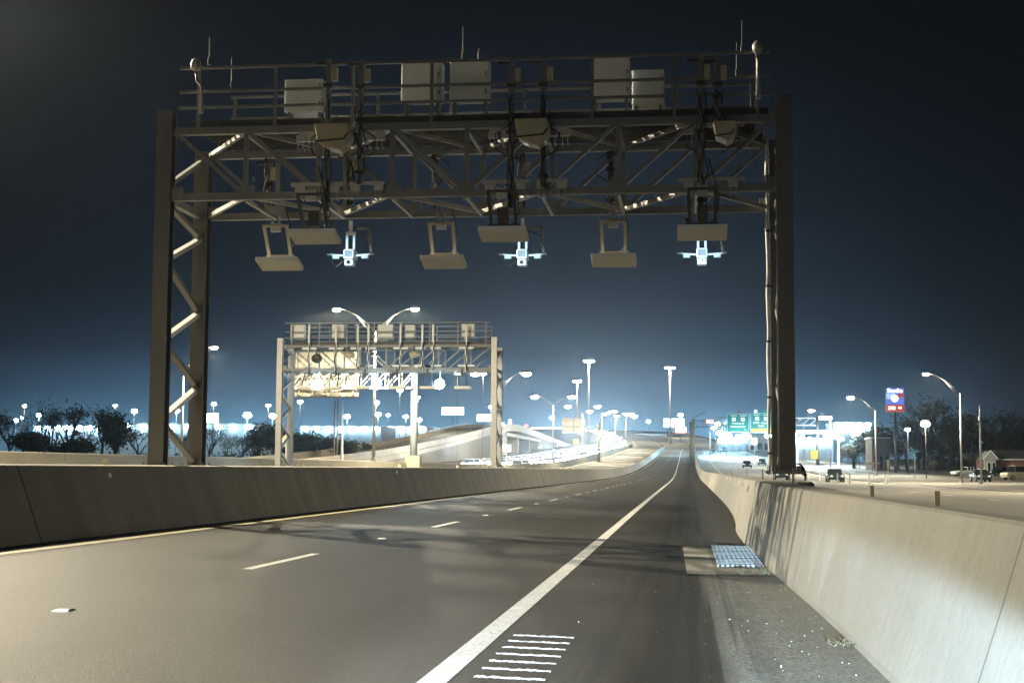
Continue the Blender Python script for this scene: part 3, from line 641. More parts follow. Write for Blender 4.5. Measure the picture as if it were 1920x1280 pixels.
for i, u in enumerate((581, 631, 672, 692, 752, 793, 813, 875)):
    a = fa(u, 695); t = thing('equipment_mast', ['leftmost dark mast on the far gantry', 'second dark mast from the left on the far gantry', 'dark mast left of the middle cabinet on the far gantry', 'dark mast touching the middle cabinet of the far gantry', 'dark mast left of the narrow cabinet on the far gantry', 'thin dark mast right of the narrow cabinet on the far gantry', 'dark mast third from right end of the far gantry', 'rightmost dark mast on the far gantry'][i], 'mast', a)
    MB().box(a.x-.05, a.x+.05, YF-.3, YF-.2, a.z, fa(u, 609).z).build('pole', M['steel_light'], t)
    b = MB(); b.tube([(a.x+.05*math.sin(k*2.1+i), YF-.33, a.z+.3*k) for k in range(6)], .026, 6); b.build('cable', M['cable'], t)
    b = MB(); b.box(a.x-.45, a.x+.45, YF-.2, YF-.13, zb2+.12, zb2+.22); b.box(a.x-.4, a.x+.4, YF-.2, YF-.13, zc2-.2, zc2-.1); b.build('rail', M['cabinet'], t)
def panel2(u, label, tilt):
    a = fa(u, 727); t = thing('tag_reader', label, 'antenna', (a.x, YF, a.z+1))
    MB().box(a.x-.42, a.x+.42, YF-.3, YF+.3, a.z-.06, a.z+.08).build('antenna_body', M['panel'], t, bevel=.01)
    b = MB()
    for s in (-.22, .22): b.bar((a.x+s+tilt, YF-.3, zb2-.25), (a.x+s, YF, a.z+.08), .06)
    b.bar((a.x-.25+tilt, YF-.3, zb2-.25), (a.x+.25+tilt, YF-.3, zb2-.25), .06); b.bar((a.x+tilt, YF-.2, zb2), (a.x+tilt, YF-.25, zb2-.4), .1); b.build('hanger_frame', M['steel_dark'], t)
panel2(573, 'leftmost hanging tag reader of the far gantry, in front of the lit sign', .25); panel2(624, 'second hanging tag reader of the far gantry, in front of the lit sign', .2); panel2(682, 'hanging tag reader just left of the middle light of the far gantry', .1)
panel2(745, 'hanging tag reader right of the middle light of the far gantry', 0); panel2(803, 'hanging tag reader left of the right light of the far gantry', 0); panel2(868, 'rightmost hanging tag reader of the far gantry', -.02)
for u, lab in ((597, 'glaring blue-white lamp unit under the far gantry, leftmost, in front of the lit sign'), (707, 'glaring blue-white lamp unit under the middle of the far gantry'), (825, 'glaring blue-white lamp unit under the right half of the far gantry')):
    a = fa(u, 720); t = thing('toll_camera', lab, 'camera', a, 'glaring camera lamps under the far gantry')
    MB().box(a.x-.16, a.x+.16, YF-.1, YF+.3, a.z-.16, a.z+.2).build('housing', M['white'], t, bevel=.03)
    MB().bar((a.x, YF+.1, a.z+.2), (a.x, YF+.1, zb2), .08).build('drop_arm', M['steel'], t)
    MB().tube([(a.x, YF-.16, a.z), (a.x, YF-.11, a.z)], .26, 16).build('illuminator', M['led'], t)
    light('SPOT', (a.x, YF-.3, a.z), COOL, 900, t, .1, 140, .8, (.15, -1, -.22), 'toll_camera_light')
for i, (u, v) in enumerate(((594, 672), (655, 665), (777, 664))):
    a = fa(u, v); t = thing('sensor_housing', ['dark round sensor in front of the lit sign on the far gantry', 'beige sensor housing left of the far gantry middle', 'beige sensor housing right of the far gantry middle'][i], 'sensor', a)
    MB().ball(a, .3, .25, .2 if i else .26, 10, 6).build('shell', M['housing' if i else 'steel_dark'], t, smooth=True); MB().bar((a.x, YF-.1, a.z+.1), (a.x, YF-.1, zc2), .07).build('bracket', M['steel_dark'], t)

# ------------------------------------------------------------------ street lamps
def lamp(x, y, zb, h, arms, label, rise=2.0, cool=False, power=LAMP_W, pole=M['steel_light'], rad=.12, head=1.0, group=None, beam=True):
    t = thing('street_lamp', label, 'street lamp', (x, y, zb), group)
    MB().tube([(x, y, zb), (x, y, zb+h-rise)], [rad, rad*.55], 10).build('pole', pole, t, smooth=True)
    MB().tube([(x, y, zb-.02), (x, y, zb+.35)], rad*1.8, 10).build('base', M['concrete'], t)
    for dx, dy in arms:
        top = Vector((x, y, zb+h-rise-.05)); tip = Vector((x+dx, y+dy, zb+h))
        mid = [top.lerp(tip, f)+Vector((0, 0, rise*.18*math.sin(f*math.pi))) for f in (0, .25, .5, .75, 1)]
        b = MB(); b.tube(mid, [.04, .038, .036, .034, .03], 8)
        b.tube([Vector((x, y, zb+h-rise-.6)), mid[2]-Vector((0, 0, .02))], .02, 6); b.build('arm', M['steel'], t, smooth=True)
        d = Vector((dx, dy, 0)).normalized() if (dx or dy) else Vector((1, 0, 0)); hc = tip+d*.25*head
        hd = MB().ball(hc, .36*head, .2*head, .13*head, 12, 7).build('lamp_head', M['steel'], t, smooth=True)
        MB().ball(hc-Vector((0, 0, .08*head)), .30*head, .19*head, .17*head, 10, 6).build('lens', M['lens_c' if cool else 'lens_w'], hd, smooth=True)
        if power:
            lp = hc-Vector((0, 0, .24*head+.05))
            light('SPOT', lp, COOL if cool else WARM, power, t, .05, 176, .25, (0, 0, -1))
    return t
med = [(-37, 'off-frame'), (34.8, ''), (104, ''), (176, ''), (246, ''), (316, ''), (388, ''), (460, ''), (532, '')]
labs = ['double-arm street lamp on the median barrier behind the camera', 'double-arm street lamp on the median barrier, its glow entering at the top left corner', 'tall double-arm street lamp rising behind the far gantry', 'double-arm street lamp just right of the far gantry', 'double-arm street lamp left of the dull rear-facing sign board', 'double-arm street lamp right of the dull rear-facing sign board', 'small double-arm median lamp, fourth beyond the far gantry', 'small double-arm median lamp, fifth beyond the far gantry', 'smallest double-arm median lamp near the crest']
for (y, _), lb_ in zip(med, labs):
    xx = -22.9+sh(y); zz = zr(-22.9, y)+1.2
    lamp(xx, y, zz, 12.45-1.2-.55+.6+(2.6 if y == 34.8 else 0), [(-2.7, 0), (2.7, 0)], lb_, rise=1.7, head=1.0 if y < 150 else 1.5+y/400, power=LAMP_W*(.55 if y < 0 else 1 if y < 200 else .6), group='double-arm lamps along the median barrier')
# left frontage lamp seen through the gantry tower
p = at(340, 868, 137); lamp(p.x, 137, .9, 12.2, [(2.7, 0)], 'single-arm street lamp seen through the left tower of the near gantry', head=1.3)
for y_, lb_ in ((92, 'single-arm street lamp on the right, outside the picture beside the main lanes'),): lamp(29.5, y_, zg(29.5, y_), 12, [(-3.3, 0)], lb_, rise=2.2, power=LAMP_W*.6)
for i, (u, Y, lb_) in enumerate(((1803, 161, 'tallest single-arm street lamp on the right, in front of the parked cars'), (1643, 230, 'single-arm street lamp left of the blue and red motel sign'), (1558, 300, 'warm single-arm street lamp left of the shop lights, third from the right'), (1508, 372, 'warm single-arm street lamp just right of the gantry column'))):
    p = at(u, 890, Y); hh = (12.0, 12.4, 12, 12)[i]
    lamp(p.x, Y, zg(p.x-sh(Y), Y), hh, [(-3.3, 0)], lb_, rise=2.2, head=1.1 if i < 1 else 1.6+i*.2, pole=M['steel_light'])
p = at(1840, 908, 150); t = thing('utility_pole', 'bare slender pole in front of the white utility box on the right', 'pole', (p.x, 150, zg(p.x, 150)))
MB().tube([(p.x, 150, zg(p.x, 150)), (p.x, 150, at(1840, 760, 150).z)], [.12, .06], 10).build('pole', M['steel_light'], t, smooth=True)
MB().ball((p.x+.15, 150, at(1840, 829, 150).z), .1, .1, .14).build('bracket_box', M['steel_light'], t)
# high masts
def high_mast(u, v, Y, label, vb=None):
    p = at(u, v, Y); s = p.x-sh(Y); zb = zg(s, Y); t = thing('high_mast_light', label, 'mast light', (p.x, Y, zb), 'high mast lights over the interchange')
    MB().tube([(p.x, Y, zb), (p.x, Y, p.z)], [.55, .3], 10).build('pole', M['steel_light'], t, smooth=True)
    MB().tube([(p.x, Y, p.z-.3), (p.x, Y, p.z+.3)], 1.6, 14).build('ring', M['steel'], t)
    for k in range(8):
        a = 2*math.pi*k/8; q = Vector((p.x+1.7*math.cos(a), Y+1.7*math.sin(a), p.z)); hd = MB().ball(q, .7, .7, .5, 8, 6).build('lamp_head', M['steel'], t, smooth=True); MB().ball(q-Vector((0, 0, .3)), .62, .62, .45, 8, 6).build('lens', M['lens_w'], hd, smooth=True)
    light('SPOT', (p.x, Y, p.z-1.5), WARM, 60000, t, 1, 165, .4, (0, 0, -1))
high_mast(1104, 675, 620, 'tallest high mast light left of the empty road'); high_mast(1256, 688, 660, 'high mast light standing right of the road over the lit billboard'); high_mast(1082, 713, 800, 'lower high mast light left of the tallest one')

# smaller distant lamps
def far_lamp(u, v, Y, label, cool, size=.9, pole=True):
    p = at(u, v, Y); s = p.x-sh(Y); zb = zg(s, Y); t = thing('street_lamp', label, 'street lamp', (p.x, Y, zb))
    MB().tube([(p.x, Y, zb), (p.x, Y, p.z)], [.07, .05], 8).build('pole', M['steel_dark'], t, smooth=True)
    MB().box(p.x-size*.42, p.x+size*.42, Y-.2, Y+.3, p.z+size*.28, p.z+size*.45).build('lamp_head', M['steel'], t)
    MB().ball(p, size*.55, size*.45, size*.32, 10, 6).build('lens', M['lens_farc' if cool else 'lens_far'], t, smooth=True)
    return t
W_, C_ = False, True
fl = [(46, 761, 330, 'warm lamp above the trees at the far left edge', W_, 1.2), (30, 788, 300, 'blue-white lamp low among the trees at the far left edge', C_, 1.2), (41, 783, 310, 'small blue-white lamp just above the lowest far left lamp', C_, .7), (73, 778, 300, 'blue-white lamp right of the warm far left lamp', C_, 1.2),
 (216, 760, 320, 'warm lamp on top of the left tree clump', W_, 1.0), (252, 771, 320, 'blue-white double lamp left of the near gantry column', C_, 1.6), (331, 770, 300, 'blue-white lamp inside the left gantry tower', C_, 1.5), (401, 757, 300, 'warm lamp above the small lit billboard', W_, 1.2), (464, 779, 280, 'brightest blue-white lamp between the two gantries', C_, 2.0),
 (503, 760, 320, 'warm lamp just left of the far gantry', W_, 1.2), (511, 780, 290, 'blue-white lamp touching the far gantry left column', C_, 1.6), (563, 753, 320, 'warm lamp below the left corner of the lit sign', W_, 1.4), (651, 781, 320, 'blue-white lamp on a tall pole right of the twin poles', C_, 1.6), (709, 777, 330, 'blue-white lamp behind the median lamp pole', C_, 1.6), (706, 755, 360, 'upper warm lamp behind the median lamp pole', W_, 1.6), (750, 731, 330, 'warm lamp directly below the sign truss', W_, 1.7),
 (728, 778, 420, 'tiny warm lamp right of the median lamp pole', W_, 1.2), (761, 781, 340, 'warm lamp left of the white sign column', W_, 1.4), (785, 787, 320, 'blue-white lamp right of the white sign column', C_, 1.5), (784, 745, 420, 'small warm lamp at the upper right of the sign column', W_, 1.4), (858, 699, 300, 'small warm lamp at the right hanging reader of the far gantry', W_, 1.5), (906, 700, 320, 'warm lamp under the right end of the far gantry', W_, 1.6),
 (920, 763, 480, 'small blue lamp beside the far gantry right column', C_, 1.5), (941, 797, 480, 'white lamp on the overpass beside the far gantry', C_, 2.2), (1035, 783, 600, 'small pale lamp left of the dull sign board', C_, 2), (1185, 778, 700, 'white lamp right of the third median lamp', W_, 2.6), (1143, 773, 800, 'small white lamp left of a bright one over the crest', W_, 2.0), (1191, 782, 900, 'smallest white lamp over the crest', W_, 2.0), (1216, 790, 900, 'pale round lamp left of the lit twin billboard', C_, 3.0),
 (1735, 795, 205, 'glaring warm lamp in front of the dark right trees', W_, 1.5), (1702, 805, 240, 'small blue-white lamp left of the glaring warm lamp', C_, .9), (1276, 778, 800, 'bright lamp above the lit twin billboard', W_, 3.0)]
for u, v, Y, lb_, c_, sz in fl: far_lamp(u, v, Y, lb_, c_, sz*.78)

# ------------------------------------------------------------------ signs
# cantilever sign seen from behind
YC = 116
cx = at(776, 800, YC).x
t = thing('cantilever_sign', 'large pale sign board seen from behind on a white cantilever column, lit by lamps', 'sign', (cx, YC, zr(-22.9, YC)+1.2))
zt_ = at(700, 697, YC).z; zb_ = at(700, 727, YC).z
zcol = zr(-22.9, YC)
MB().tube([(cx, YC, zcol+1.2), (cx, YC, zt_+.5)], [.30, .28], 16).build('column', M['wall_white'], t, smooth=True)
MB().box(cx-.6, cx+.6, YC-.5, YC+.5, zcol, zcol+1.75).build('pedestal', M['barrier_2'], t, bevel=.03)
b = MB(); xl = at(548, 700, YC).x
for y in (YC-.6, YC+.6):
    for z in (zt_, zb_): b.bar((xl, y, z), (cx, y, z), .14)
    n = 9
    for k in range(n+1):
        x = xl+(cx-xl)*k/n; b.bar((x, y, zb_), (x, y, zt_), .09)
        if k < n: x2 = xl+(cx-xl)*(k+1)/n; b.bar((x, y, zb_), (x2, y, zt_), .09)
b.build('truss_arm', M['steel_light'], t)
a, c = at(552, 745, YC+1), at(673, 659, YC+1)
MB().box(a.x, c.x, YC+1.1, YC+1.16, a.z, c.z).build('sign_panel', M['sign_back'], t)
b = MB()
for k in range(22): z = a.z+.06+(c.z-a.z-.12)*k/21; b.box(a.x+.01, c.x-.01, YC+1.04, YC+1.1, z-.02, z+.02)
for k in range(5): x = a.x+.4+(c.x-a.x-.8)*k/4; b.box(x-.06, x+.06, YC+.85, YC+1.04, a.z+.1, c.z-.1)
b.build('panel_rib', M['sign_back'], t)
b = MB()
for k in range(5): x = a.x+.5+k*1.0; b.bar((x, YC+.7, zb_), ((a.x+c.x)/2+.4, YC+.2, a.z+.4), .06)
b.build('strut', M['sign_back'], t)
# twin poles and slim pole
p = at(629, 850, 210); t = thing('twin_pole', 'pair of slender pale poles rising below the lit sign', 'pole', (p.x, 210, zg(p.x, 210)))
for dx in (-.2, .25): MB().tube([(p.x+dx, 210, zg(p.x, 210)), (p.x+dx, 210, at(629, 735, 210).z)], .12, 8).build('pole', M['steel_light'], t, smooth=True)
p = at(641, 850, 190); t = thing('utility_pole', 'single pointed white pole right of the twin poles', 'pole', (p.x, 190, zg(p.x, 190)))
MB().tube([(p.x, 190, zg(p.x, 190)), (p.x, 190, at(641, 752, 190).z)], [.25, .05], 8).build('pole', M['white'], t, smooth=True)
def board(u0, v0, u1, v1, Y, label, m='billboard', posts=1, name='billboard', cat='billboard', frame=True, pm='steel'):
    a, c = at(u0, v1, Y), at(u1, v0, Y); xm = (a.x+c.x)/2; zb = zg(xm-sh(Y), Y); t = thing(name, label, cat, (xm, Y, zb))
    MB().box(a.x, c.x, Y, Y+.5, a.z, c.z).build('cabinet', M['steel'], t); k = (c.z-a.z)*.03
    MB().box(a.x+k, c.x-k, Y-.06, Y-.005, a.z+k, c.z-k).build('lit_face' if 'bill' in m or 'sign_' in m or 'shop' in m else 'face', M[m], t)
    for i in range(posts):
        x = xm if posts == 1 else a.x+(c.x-a.x)*(.2+.6*i/(posts-1)); MB().tube([(x, Y+.25, zb), (x, Y+.25, a.z)], .05*(c.x-a.x)**.7, 8).build('post', M[pm], t, smooth=True)
    return t, a, c
board(828, 763, 870, 778, 420, 'glowing white billboard left of the far gantry right column, higher of two'); board(894, 776, 924, 790, 430, 'glowing white billboard touching the far gantry right column, lower of two')
board(386, 774, 410, 793, 330, 'small glowing white billboard between the two gantries'); board(1244, 784, 1283, 801, 760, 'glowing white twin-width billboard over the crest of the road', posts=2)
board(953, 786, 959, 797, 470, 'small upright lit sign on the overpass left of its peak', 'billboard'); board(1532, 780, 1560, 787, 420, 'long lit shop sign above the right shop lights', 'billboard')
t, a, c = board(1266, 800, 1287, 811, 700, 'white lit sign with red rim below the twin billboard', 'sign_white', name='shop_sign', cat='sign'); M_ = M['sign_red']
b = MB(); b.box(a.x-.5, c.x+.5, 699.7, 700.4, a.z-.6, a.z-.02); b.box(a.x-.5, a.x-.02, 699.7, 700.4, a.z-.02, c.z); b.box(c.x+.02, c.x+.5, 699.7, 700.4, a.z-.02, c.z); b.build('rim', M_, t); MB().box(c.x-1.6, c.x-.8, 699.8, 699.9, (a.z+c.z)/2, c.z-.4).build('dark_mark', M['dark_text'], t)
t, a, c = board(1322, 785, 1340, 795, 420, 'red lit shop sign with two white lines beside the dark sign truss', 'sign_red', name='shop_sign', cat='sign')
MB().box(a.x+.3, c.x-.3, 419.8, 419.9, c.z-.65, c.z-.25).build('lettering', M['sign_white'], t); MB().box(a.x+.4, c.x-.3, 419.8, 419.9, a.z+.35, a.z+.8).build('lettering', M['sign_white'], t)
# motel sign
YM = 262; a, c = at(1661, 758, YM), at(1695, 727, YM); xm = (a.x+c.x)/2; zb = zg(xm, YM)
t = thing('motel_sign', 'lit blue motel sign with red price strip on a dark pole', 'sign', (xm, YM, zb))
MB().box(a.x, c.x, YM, YM+.4, a.z, c.z).build('cabinet', M['steel_dark'], t)
f = MB().box(a.x+.03, c.x-.03, YM-.05, YM-.002, a.z+.03, c.z-.03).build('lit_face', M['sign_blue'], t); h = c.z-a.z
MB().box(a.x+.05, xm+.1, YM-.06, YM-.052, a.z+h*.33, a.z+h*.66).build('pale_stripe', M['sign_lightblue'], f); MB().box(xm+.5, c.x-.05, YM-.06, YM-.052, a.z+h*.42, a.z+h*.66).build('red_stripe', M['sign_red'], f)
text('lettering', 'Studio', M['sign_white'], 1.05, (xm, YM-.07, c.z-h*.17), f, bold=.02)
b = MB(); b.tube([(xm-.05, YM-.075, a.z+h*.36), (xm-.05, YM-.058, a.z+h*.36)], .62, 20); d_ = b.build('number_disc', M['sign_white'], f); text('numeral', '6', M['sign_red'], 1.3, (xm-.05, YM-.085, a.z+h*.36), f)
a2 = at(1661, 772, YM); MB().box(a.x, c.x, YM-.02, YM+.35, a2.z, a.z-.02).build('price_strip', M['sign_red'], t)
text('price', '298', M['sign_digit'], .85, (xm-.6, YM-.04, (a2.z+a.z)/2), t, bold=.02); text('price', '44', M['sign_digit'], .6, (xm+.8, YM-.04, (a2.z+a.z)/2+.05), t, bold=.02)
MB().tube([(xm, YM+.2, zb), (xm, YM+.2, a2.z)], .25, 10).build('pole', M['steel_dark'], t, smooth=True)
# overhead green signs on a monotube frame
YO = 330
t = thing('sign_bridge', 'steel overhead sign bridge carrying the two green road signs', 'sign bridge', (at(1440, 850, YO).x, YO, zg(at(1440, 850, YO).x, YO)))
xa_, xb_ = at(1372, 800, YO).x, at(1533, 800, YO).x; zq = at(1450, 790, YO).z
b = MB()
for dz in (-1, 1): b.bar((xa_-1, YO+.4, zq+dz*.8), (xb_, YO+.4, zq+dz*.8), .2)
for k in range(12):
    x = xa_-1+(xb_-xa_+1)*k/12; x2 = xa_-1+(xb_-xa_+1)*(k+1)/12; b.bar((x, YO+.4, zq-.8), (x2, YO+.4, zq+.8), .12)
b.build('truss', M['steel'], t)
MB().tube([(xb_, YO+.4, zg(xb_, YO)), (xb_, YO+.4, zq+1.2)], .35, 10).build('column', M['steel_dark'], t, smooth=True)
MB().tube([(at(1470, 800, YO).x, YO+.4, zg(18, YO)), (at(1470, 800, YO).x, YO+.4, zq+1.2)], .3, 10).build('column', M['steel_dark'], t, smooth=True)
def green(u0, v0, u1, v1, label, rows, extra):
    a, c = at(u0, v1, YO), at(u1, v0, YO); s = thing('road_sign', label, 'road sign', ((a.x+c.x)/2, YO, a.z), 'green overhead road signs'); w_, h = c.x-a.x, c.z-a.z
    MB().box(a.x-.08, c.x+.08, YO-.02, YO+.1, a.z-.08, c.z+.08).build('border', M['white'], s); f = MB().box(a.x, c.x, YO-.06, YO-.021, a.z, c.z).build('face', M['green_sign'], s)
    for tx, fx, fz, sz in rows: text('lettering', tx, M['white'], sz, (a.x+w_*fx, YO-.075, a.z+h*fz), f, bold=.012)
    for fx, fz, tx in extra:
        p = MB().box(a.x+w_*fx-.45, a.x+w_*fx+.45, YO-.085, YO-.062, a.z+h*fz-.42, a.z+h*fz+.42).build('route_shield', M['white'], f, bevel=.0); text('numeral', tx, M['dark_text'], .5, (a.x+w_*fx, YO-.1, a.z+h*fz), p)
    light('SPOT', ((a.x+c.x)/2, YO-3, a.z-1.5), (.8, 1, 1), 1500, s, .3, 95, .6, (0, 1, .85), 'sign_light')
    MB().box((a.x+c.x)/2-1, (a.x+c.x)/2+1, YO-3.2, YO-2.9, a.z-1.9, a.z-1.7).build('sign_lamp', M['steel'], s); MB().bar(((a.x+c.x)/2, YO-3, a.z-1.8), ((a.x+c.x)/2, YO, a.z-.1), .06).build('lamp_bracket', M['steel'], s)
    return s, a, c
s, a, c = green(1364, 776, 1404, 809, 'left green overhead road sign with two white route shields', [('SOUTH', .3, .9, .42), ('NORTH', .74, .9, .42), ('Precinct St', .5, .47, .62), ('Norwood Dr', .5, .29, .62)], [(.3, .7, '121'), (.72, .7, '183')])
MB().box(a.x+2.3, a.x+3.1, YO, YO+.06, c.z+.09, c.z+.85).build('exit_tab', M['sign_back_grey'], s); text('arrow', '>', M['white'], .8, (c.x-.8, YO-.075, a.z+.45), s)
s, a, c = green(1408, 775, 1447, 810, 'right green overhead road sign reading DFW Airport, with yellow bottom strip', [('NORTH', .3, .92, .42), ('EAST', .7, .92, .42), ('DFW  Airport', .5, .5, .62), ('Dallas', .5, .34, .62)], [(.3, .72, '183'), (.72, .72, '121')])
MB().box(a.x+.05, c.x-.05, YO-.085, YO-.062, a.z+.05, a.z+.85).build('exit_strip', M['yellow_sign'], s); MB().box(a.x+.7, a.x+1.5, YO, YO+.06, c.z+.09, c.z+.9).build('exit_tab', M['white'], s); MB().box(a.x+1.7, c.x, YO-.05, YO+.06, c.z+.09, c.z+.6).build('exit_number', M['green_sign'], s)
# cantilever sign with dark truss at the right barrier end
YT = 330; p = at(1300, 862, YT); zb = zr(2, YT); t = thing('cantilever_sign', 'dark cantilever sign post with truss arm at the end of the right barrier', 'sign', (p.x, YT, zb))
MB().tube([(p.x, YT, zb), (p.x, YT, at(1300, 785, YT).z)], .34, 12).build('column', M['sign_back_grey'], t, smooth=True)
MB().tube([(p.x-.6, YT+.5, zb), (p.x-.6, YT+.5, at(1296, 790, YT).z)], .25, 10).build('column', M['sign_back_grey'], t, smooth=True)
b = MB(); x1 = at(1352, 790, YT).x; za, zc = at(1300, 788, YT).z, at(1300, 800, YT).z
b.bar((p.x, YT, za), (x1, YT, za), .18); b.bar((p.x, YT, zc), (x1, YT, zc), .18)
for k in range(6): xx = p.x+(x1-p.x)*k/6; x2 = p.x+(x1-p.x)*(k+1)/6; b.bar((xx, YT, zc if k % 2 else za), (x2, YT, za if k % 2 else zc), .1); b.bar((xx, YT, zc), (xx, YT, za), .08)
b.build('truss_arm', M['steel_dark'], t)
MB().tube([(p.x, YT, at(1300, 786, YT).z), at(1306, 780, YT), at(1314, 775, YT), at(1323, 773, YT)], .1, 8).build('lamp_arm', M['sign_back_grey'], t, smooth=True)
# dull board seen from behind
t, a, c = board(1054, 783, 1097, 811, 330, 'dull grey sign board seen from behind over the oncoming traffic', 'sign_back_grey', posts=0, name='sign_board', cat='sign')
b = MB(); b.box(a.x+.1, c.x-.1, 329.85, 329.93, a.z+1.35, a.z+1.5)
for k in range(4): b.bar((a.x+.3+k*1.2, 329.88, a.z+.6), (a.x+1.2+k*1.2, 329.88, a.z+1.35), .08)
b.box((a.x+c.x)/2-.08, (a.x+c.x)/2+.08, 329.85, 329.93, a.z+.1, c.z-.1); b.build('rear_frame', M['steel_dark'], t)
p = at(1123, 862, 330); MB().tube([(p.x, 330, zr(-22.9, 330)), (p.x, 330, at(1123, 792, 330).z)], .32, 10).build('column', M['sign_back_grey'], t, smooth=True); b = MB()
for v in (796, 803): b.bar((a.x, 330.3, at(1090, v, 330).z), (p.x, 330, at(1123, v, 330).z), .14)
b.build('truss_arm', M['steel'], t)
# small roadside signs
def small_sign(u, v, Y, w_, h, m, label, diamond=False, vb=None, name='road_sign'):
    p = at(u, v, Y); s_ = p.x-sh(Y); zb = zg(s_, Y); t = thing(name, label, 'road sign', (p.x, Y, zb))
    MB().tube([(p.x, Y+.05, zb), (p.x, Y+.05, p.z+h*.3)], .05, 6).build('post', M['steel_light'], t)
    b = MB()
    if diamond: b.prism([(p.x-w_/2, p.z), (p.x, p.z-h/2), (p.x+w_/2, p.z), (p.x, p.z+h/2)], Y-.03, Y)
    else: b.box(p.x-w_/2, p.x+w_/2, Y-.03, Y, p.z-h/2, p.z+h/2)
    b.build('plate', M[m], t, bevel=.01)
small_sign(536, 826, 120, 1.15, 1.15, 'sign_back', 'pale diamond sign seen from behind beside the far gantry left column', True)
small_sign(1527, 852, 250, 1.2, 1.5, 'yellow_sign', 'yellow rectangular roadside sign right of the gantry column'); small_sign(1414, 827, 310, 1.3, 1.5, 'white', 'small white speed sign under the green overhead signs')
small_sign(1715, 846, 205, 1.1, .28, 'green_sign', 'small green street-name sign in front of the dark trees'); small_sign(950, 840, 260, 1.6, 1.3, 'white', 'white sign pair beside the foot of the overpass')
small_sign(1013, 838, 390, 1.2, .9, 'white', 'small white sign right of the overpass pillar'); small_sign(1040, 834, 450, 1.6, 1.6, 'white', 'small white square sign on the overpass slope'); small_sign(1080, 828, 480, 2.0, 1.8, 'yellow_sign', 'pale yellow sign above the oncoming traffic')
small_sign(1638, 868, 215, 1.9, .25, 'sign_back_grey', 'low dull crossbar sign left of the motel sign'); small_sign(1665, 868, 190, .35, .9, 'sign_back_grey', 'narrow dull marker post right of the lamp left of the motel sign')
for i, (u, Y) in enumerate(((1516, 190), (1537, 178), (1570, 160), (1593, 150), (1629, 140), (1660, 130), (1488, 205))):
    p = at(u, 880, Y); zb = zg(p.x, Y); b = MB(); b.box(p.x-.07, p.x+.07, Y-.03, Y+.03, zb-.05, zb+1.1); b.box(p.x-.075, p.x+.075, Y-.036, Y-.031, zb+.85, zb+1.05)
    tag(b.build('delineator_post', M['white']), 'short white delineator post in the grass between the right roads', 'bollard', 'white delineator posts along the right road edge')

# ------------------------------------------------------------------ overpass ramp on the left
XR = -48.2
top = [(170, 2.1), (230, 4.4), (300, 8.2), (360, 12.0), (400, 13.6), (440, 13.4), (500, 12.6), (560, 11.8), (625, 11.0)]
rt_ = lambda y: interp(top, y)
t = thing('overpass_ramp', 'tan walled overpass ramp climbing to a peak beside the oncoming traffic', 'overpass', (XR, 400, 0))
M['ramp_wall'] = mat('tan panel wall', (.17, .152, .112), .9, 0, .14, .35, .1, 20, .3, None, .1)
def blk(t_, co):
    sx = t_.nodes.new('ShaderNodeSeparateXYZ'); t_.links.new(co, sx.inputs[0]); o_ = None
    for ax, per in ((1, 1.5), (2, 1.5)):
        f_ = math_n(t_, 'ABSOLUTE', math_n(t_, 'SUBTRACT', math_n(t_, 'FRACT', math_n(t_, 'DIVIDE', sx.outputs[ax], per)), .5)); k = rng(t_, f_, 0, .05, .8, 1); o_ = k if o_ is None else math_n(t_, 'MULTIPLY', o_, k)
    return o_
masked(M['ramp_wall'], blk)
def wall(y0, y1, name):
    b = MB(); rings = []
    for y in [y0+(y1-y0)*k/14 for k in range(15)]: rings.append([(XR, y, zr(-48, y)-.4), (XR, y, rt_(y)-1.9), (XR-9, y, rt_(y)-1.9), (XR-9, y, zr(-48, y)-1)])
    b.loft(rings).build(name, M['ramp_wall'], t)
wall(172, 384, 'retaining_wall'); wall(470, 622, 'retaining_wall')
b = MB(); b2_ = MB(); rings = []; r3 = []
for y in [170+455*k/40 for k in range(41)]:
    z = rt_(y); rings.append([(XR+.45, y, z-1.9), (XR+.45, y, z-1.1), (XR+.25, y, z-1.05), (XR+.25, y, z), (XR, y, z), (XR, y, z-.9), (XR-8.8, y, z-.9), (XR-8.8, y, z), (XR-9.1, y, z), (XR-9.1, y, z-1.9)])
b.loft(rings).build('deck', M['concrete_tan'], t)
b = MB()
for k in range(60): y = 245+k*2.2; z = rt_(y); b.box(XR-9.1, XR-9.0, y, y+.2, z, z+.5)
b.build('rail_post', M['steel_light'], t)
for y in (384, 412, 441, 470): MB().box(XR-7.5, XR-.1, y-1.1, y+1.1, zr(-48, y)-.3, rt_(y)-2.6).build('pier', M['concrete_tan'], t)
MB().box(XR-8.6, XR+.2, 383, 471, 10.0, 10.9).build('girder', M['concrete_tan'], t)
MB().box(XR-8.7, XR-8.2, 384, 470, 4, 10).build('rear_wall', M['ramp_wall'], t)
MB().ball((XR+.1, 430, rt_(430)+.5), .5).build('tail_marker_lamp', M['taillight'], t, smooth=True)

